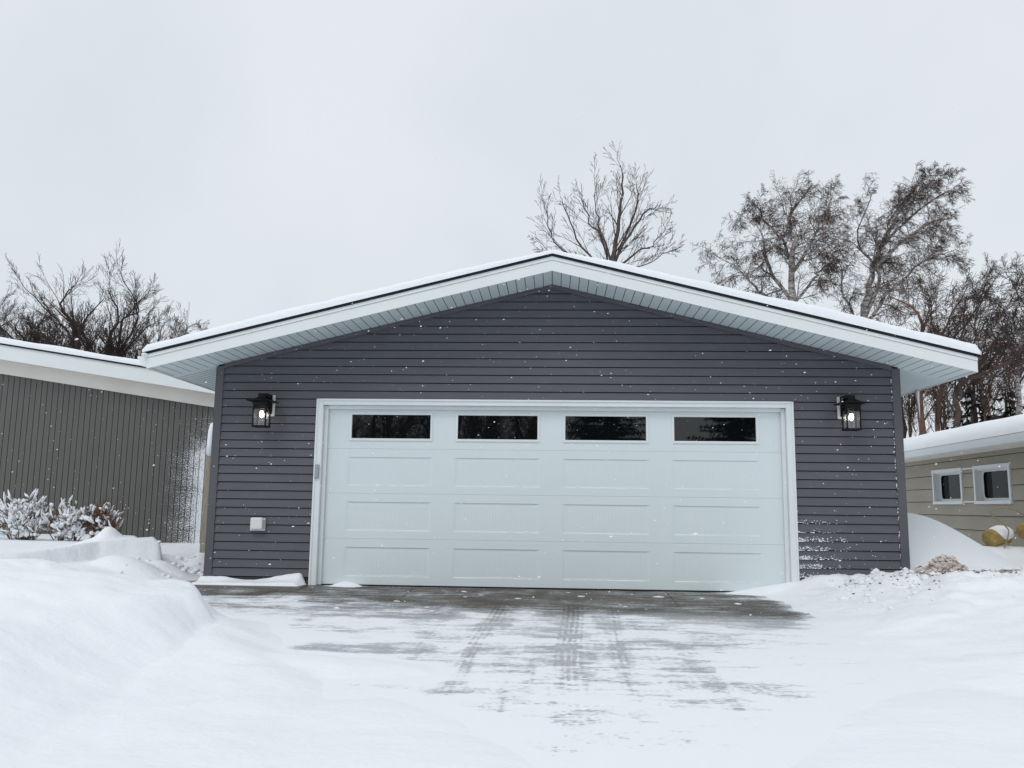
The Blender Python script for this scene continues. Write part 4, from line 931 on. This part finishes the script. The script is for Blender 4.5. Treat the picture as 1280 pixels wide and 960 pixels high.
quick('bare_tree', 57, [[(240, 470), (238, 440), (242, 420), (246, 404)], [(239, 450), (225, 430), (220, 414)], [(239, 448), (256, 428), (262, 416)]], 27, M_bark2, M_bark2, Sl, 'faint small tree peeking over the left slope of the garage roof', gL, .07)
quick('bare_tree', 58, [[(118, 470), (120, 440), (118, 415), (122, 395)], [(119, 450), (105, 428), (100, 410)], [(119, 450), (132, 425), (140, 408)]], 26, M_bark, M_twig, Sl, 'low dark tree filling the gap left of the fan shaped tree', gL, .10)

# understorey thicket, each clump its own shrub-sized tree
for i, (u, v, y_, lb) in enumerate(((12, 440, 17, 'dark brushy thicket at the left edge over the boarded house'), (50, 444, 18.5, 'dark brushy thicket under the long left limb'), (84, 448, 16.5, 'dark brushy thicket at the foot of the tall left tree'),
        (125, 452, 17.5, 'dark brushy thicket between the two tall left trees'), (168, 456, 18, 'dark brushy thicket at the left eave tip of the garage'))):
    R = random.Random(200+i); L9 = []
    for k in range(6):
        du, dv_ = R.uniform(-26, 26), R.uniform(18, 52); L9.append([(u+R.uniform(-6, 6), v+30), (u+du*.5, v), (u+du, v-dv_*.75)])
    quick('brush_thicket', 300+i, L9, y_, M_bark, M_twig, Sl, lb, gL, .05)
for i, (u, v, y_, lb) in enumerate(((1140, 500, 15, 'brown brushy thicket just right of the right corner post'), (1180, 500, 19, 'brown brushy thicket behind the leaning limb'), (1235, 480, 17, 'brown brushy thicket before the pale birch trunks'), (1262, 455, 22, 'brown brushy thicket near the right edge above the roof'))):
    R = random.Random(220+i); L9 = []
    for k in range(4):
        du, dv_ = R.uniform(-30, 30), R.uniform(30, 90); L9.append([(u+R.uniform(-6, 6), v+40), (u+du*.5, v), (u+du, v-dv_*.75)])
    quick('brush_thicket', 320+i, L9, y_, M_red, M_btwig, Sl, lb, gR, .05)

# spruces
def spruce(x, y, h, wdt, seed, label, group, z0=GR):
    R = random.Random(seed); o = empty('spruce_tree', (x, y, z0)); tag(o, label, 'spruce tree', group)
    mb = MB(); mb.tube([(0, 0, -.3), (0, 0, h*.5), (0, 0, h)], [.2, .12, .02], 8); mb.build('trunk', M_bark, o)
    mb = MB(); z = .6
    while z < h-.1:
        rr_ = wdt*(1-z/h)**.8*R.uniform(.8, 1.15)+.1; n = max(5, int(12*(1-z/h))+4)
        for k in range(n):
            a = R.uniform(0, 2*math.pi); L_ = rr_*R.uniform(.6, 1.1); p = Vector((0, 0, z+R.uniform(-.1, .1))); d = Vector((math.cos(a), math.sin(a), -.12))
            ns = max(3, int(L_/.16))
            for i in range(1, ns+1):
                c = p+d*(L_*i/ns)+Vector((0, 0, .10*(i/ns)**2*L_)); sd_ = Vector((-math.sin(a), math.cos(a), 0)); wl = .34*(1-.55*i/ns)*min(1, L_)
                for s_ in (-1, 1):
                    for q in range(5):
                        e_ = c+sd_*s_*wl*R.uniform(.6, 1.2)+d*wl*.6+Vector((R.uniform(-.1, .1), R.uniform(-.1, .1), R.uniform(-.20, .10))); w2 = .028
                        mb.add([c-d*w2, c+d*w2+Vector((0, 0, .03)), e_], [(0, 1, 2)])
        z += R.uniform(.16, .26)
    mb.build('crown', M_needle, o, fix=False)
P = W(1216, 470, 19); spruce(P.x, 19, P.z-GR, 2.3, 3, 'dark spruce showing low behind the leaning limb at right', 'spruces right')
P = W(1256, 482, 20.5); spruce(P.x, 20.5, P.z-GR, 1.9, 4, 'smaller dark spruce beside the pale birch trunk at right', 'spruces right')
# trees across the street, seen mirrored in the door windows
gS = 'trees across the street mirrored in the door windows'
spruce(8.3, -28, 9.5, 3.6, 8, 'spruce across the street mirrored in the rightmost door window', gS, -.4)
spruce(2.4, -30, 10.5, 3.4, 9, 'spruce across the street mirrored in the third door window', gS, -.4)
for (x, y, sd_, lb) in ((-6.9, -24, 64, 'denser bare tree across the street beside the leftmost mirrored one'), (-1.9, -29, 65, 'bare tree across the street mirrored beside the second door window'), (-4.9, -31, 66, 'farthest bare tree across the street'), (-8.2, -27, 61, 'bare tree across the street mirrored in the leftmost door window'), (-3.6, -26, 62, 'bare tree across the street mirrored in the second door window'), (-.6, -32, 63, 'bare tree across the street mirrored between the middle windows')):
    R = random.Random(sd_); L_ = [([(0, 0, -.4), (.1, 0, 1.6), (.0, .1, 3.4), (.3, 0, 7), (.1, 0, 9.5)], .17, .02)]
    for k in range(7):
        a = R.uniform(0, 6.28); s_ = R.uniform(.9, 1.7); z0 = R.uniform(1.4, 3.4); L_.append(([(0, 0, z0), (math.cos(a)*s_, math.sin(a)*s_, z0+1.6), (math.cos(a)*s_*1.7, math.sin(a)*s_*1.7, z0+3.6)], .07, .012))
    tree('bare_tree', sd_, (x, y, -.4), L_, Sd, M_bark, M_twig, lb, gS)

# ------------------------------------------------------------------ falling snow
mb = MB(); R = random.Random(77)
for i in range(3300):
    D = R.uniform(2.2, 9.4); u = R.uniform(-60, 1340); v = R.uniform(120, 800)
    P = CP+ray(u, v)*D
    if P.z < drive_z(np.array(P.y))+.1 or P.y > -.1: continue
    r_ = R.uniform(.0009, .0026)*(1.8 if R.random() < .08 else 1)*(2.2 if R.random() < .012 else 1)
    a = R.uniform(0, 3.1)
    dx, dz = r_*R.uniform(1, 1.8), r_*R.uniform(.6, 1)
    mb.add([P+Vector((dx, 0, dz*.3)), P+Vector((-dx, 0, -dz*.3)), P+Vector((0, 0, dz)), P+Vector((0, 0, -dz)), P+Vector((0, r_, 0)), P+Vector((0, -r_, 0))],
           [(0, 2, 5), (2, 1, 5), (1, 3, 5), (3, 0, 5), (2, 0, 4), (1, 2, 4), (3, 1, 4), (0, 3, 4)])
tag(mb.build('falling_snow', M_roofsnow, None), 'scattered white snowflakes blowing through the air before the garage', 'snowflakes', kind='stuff')
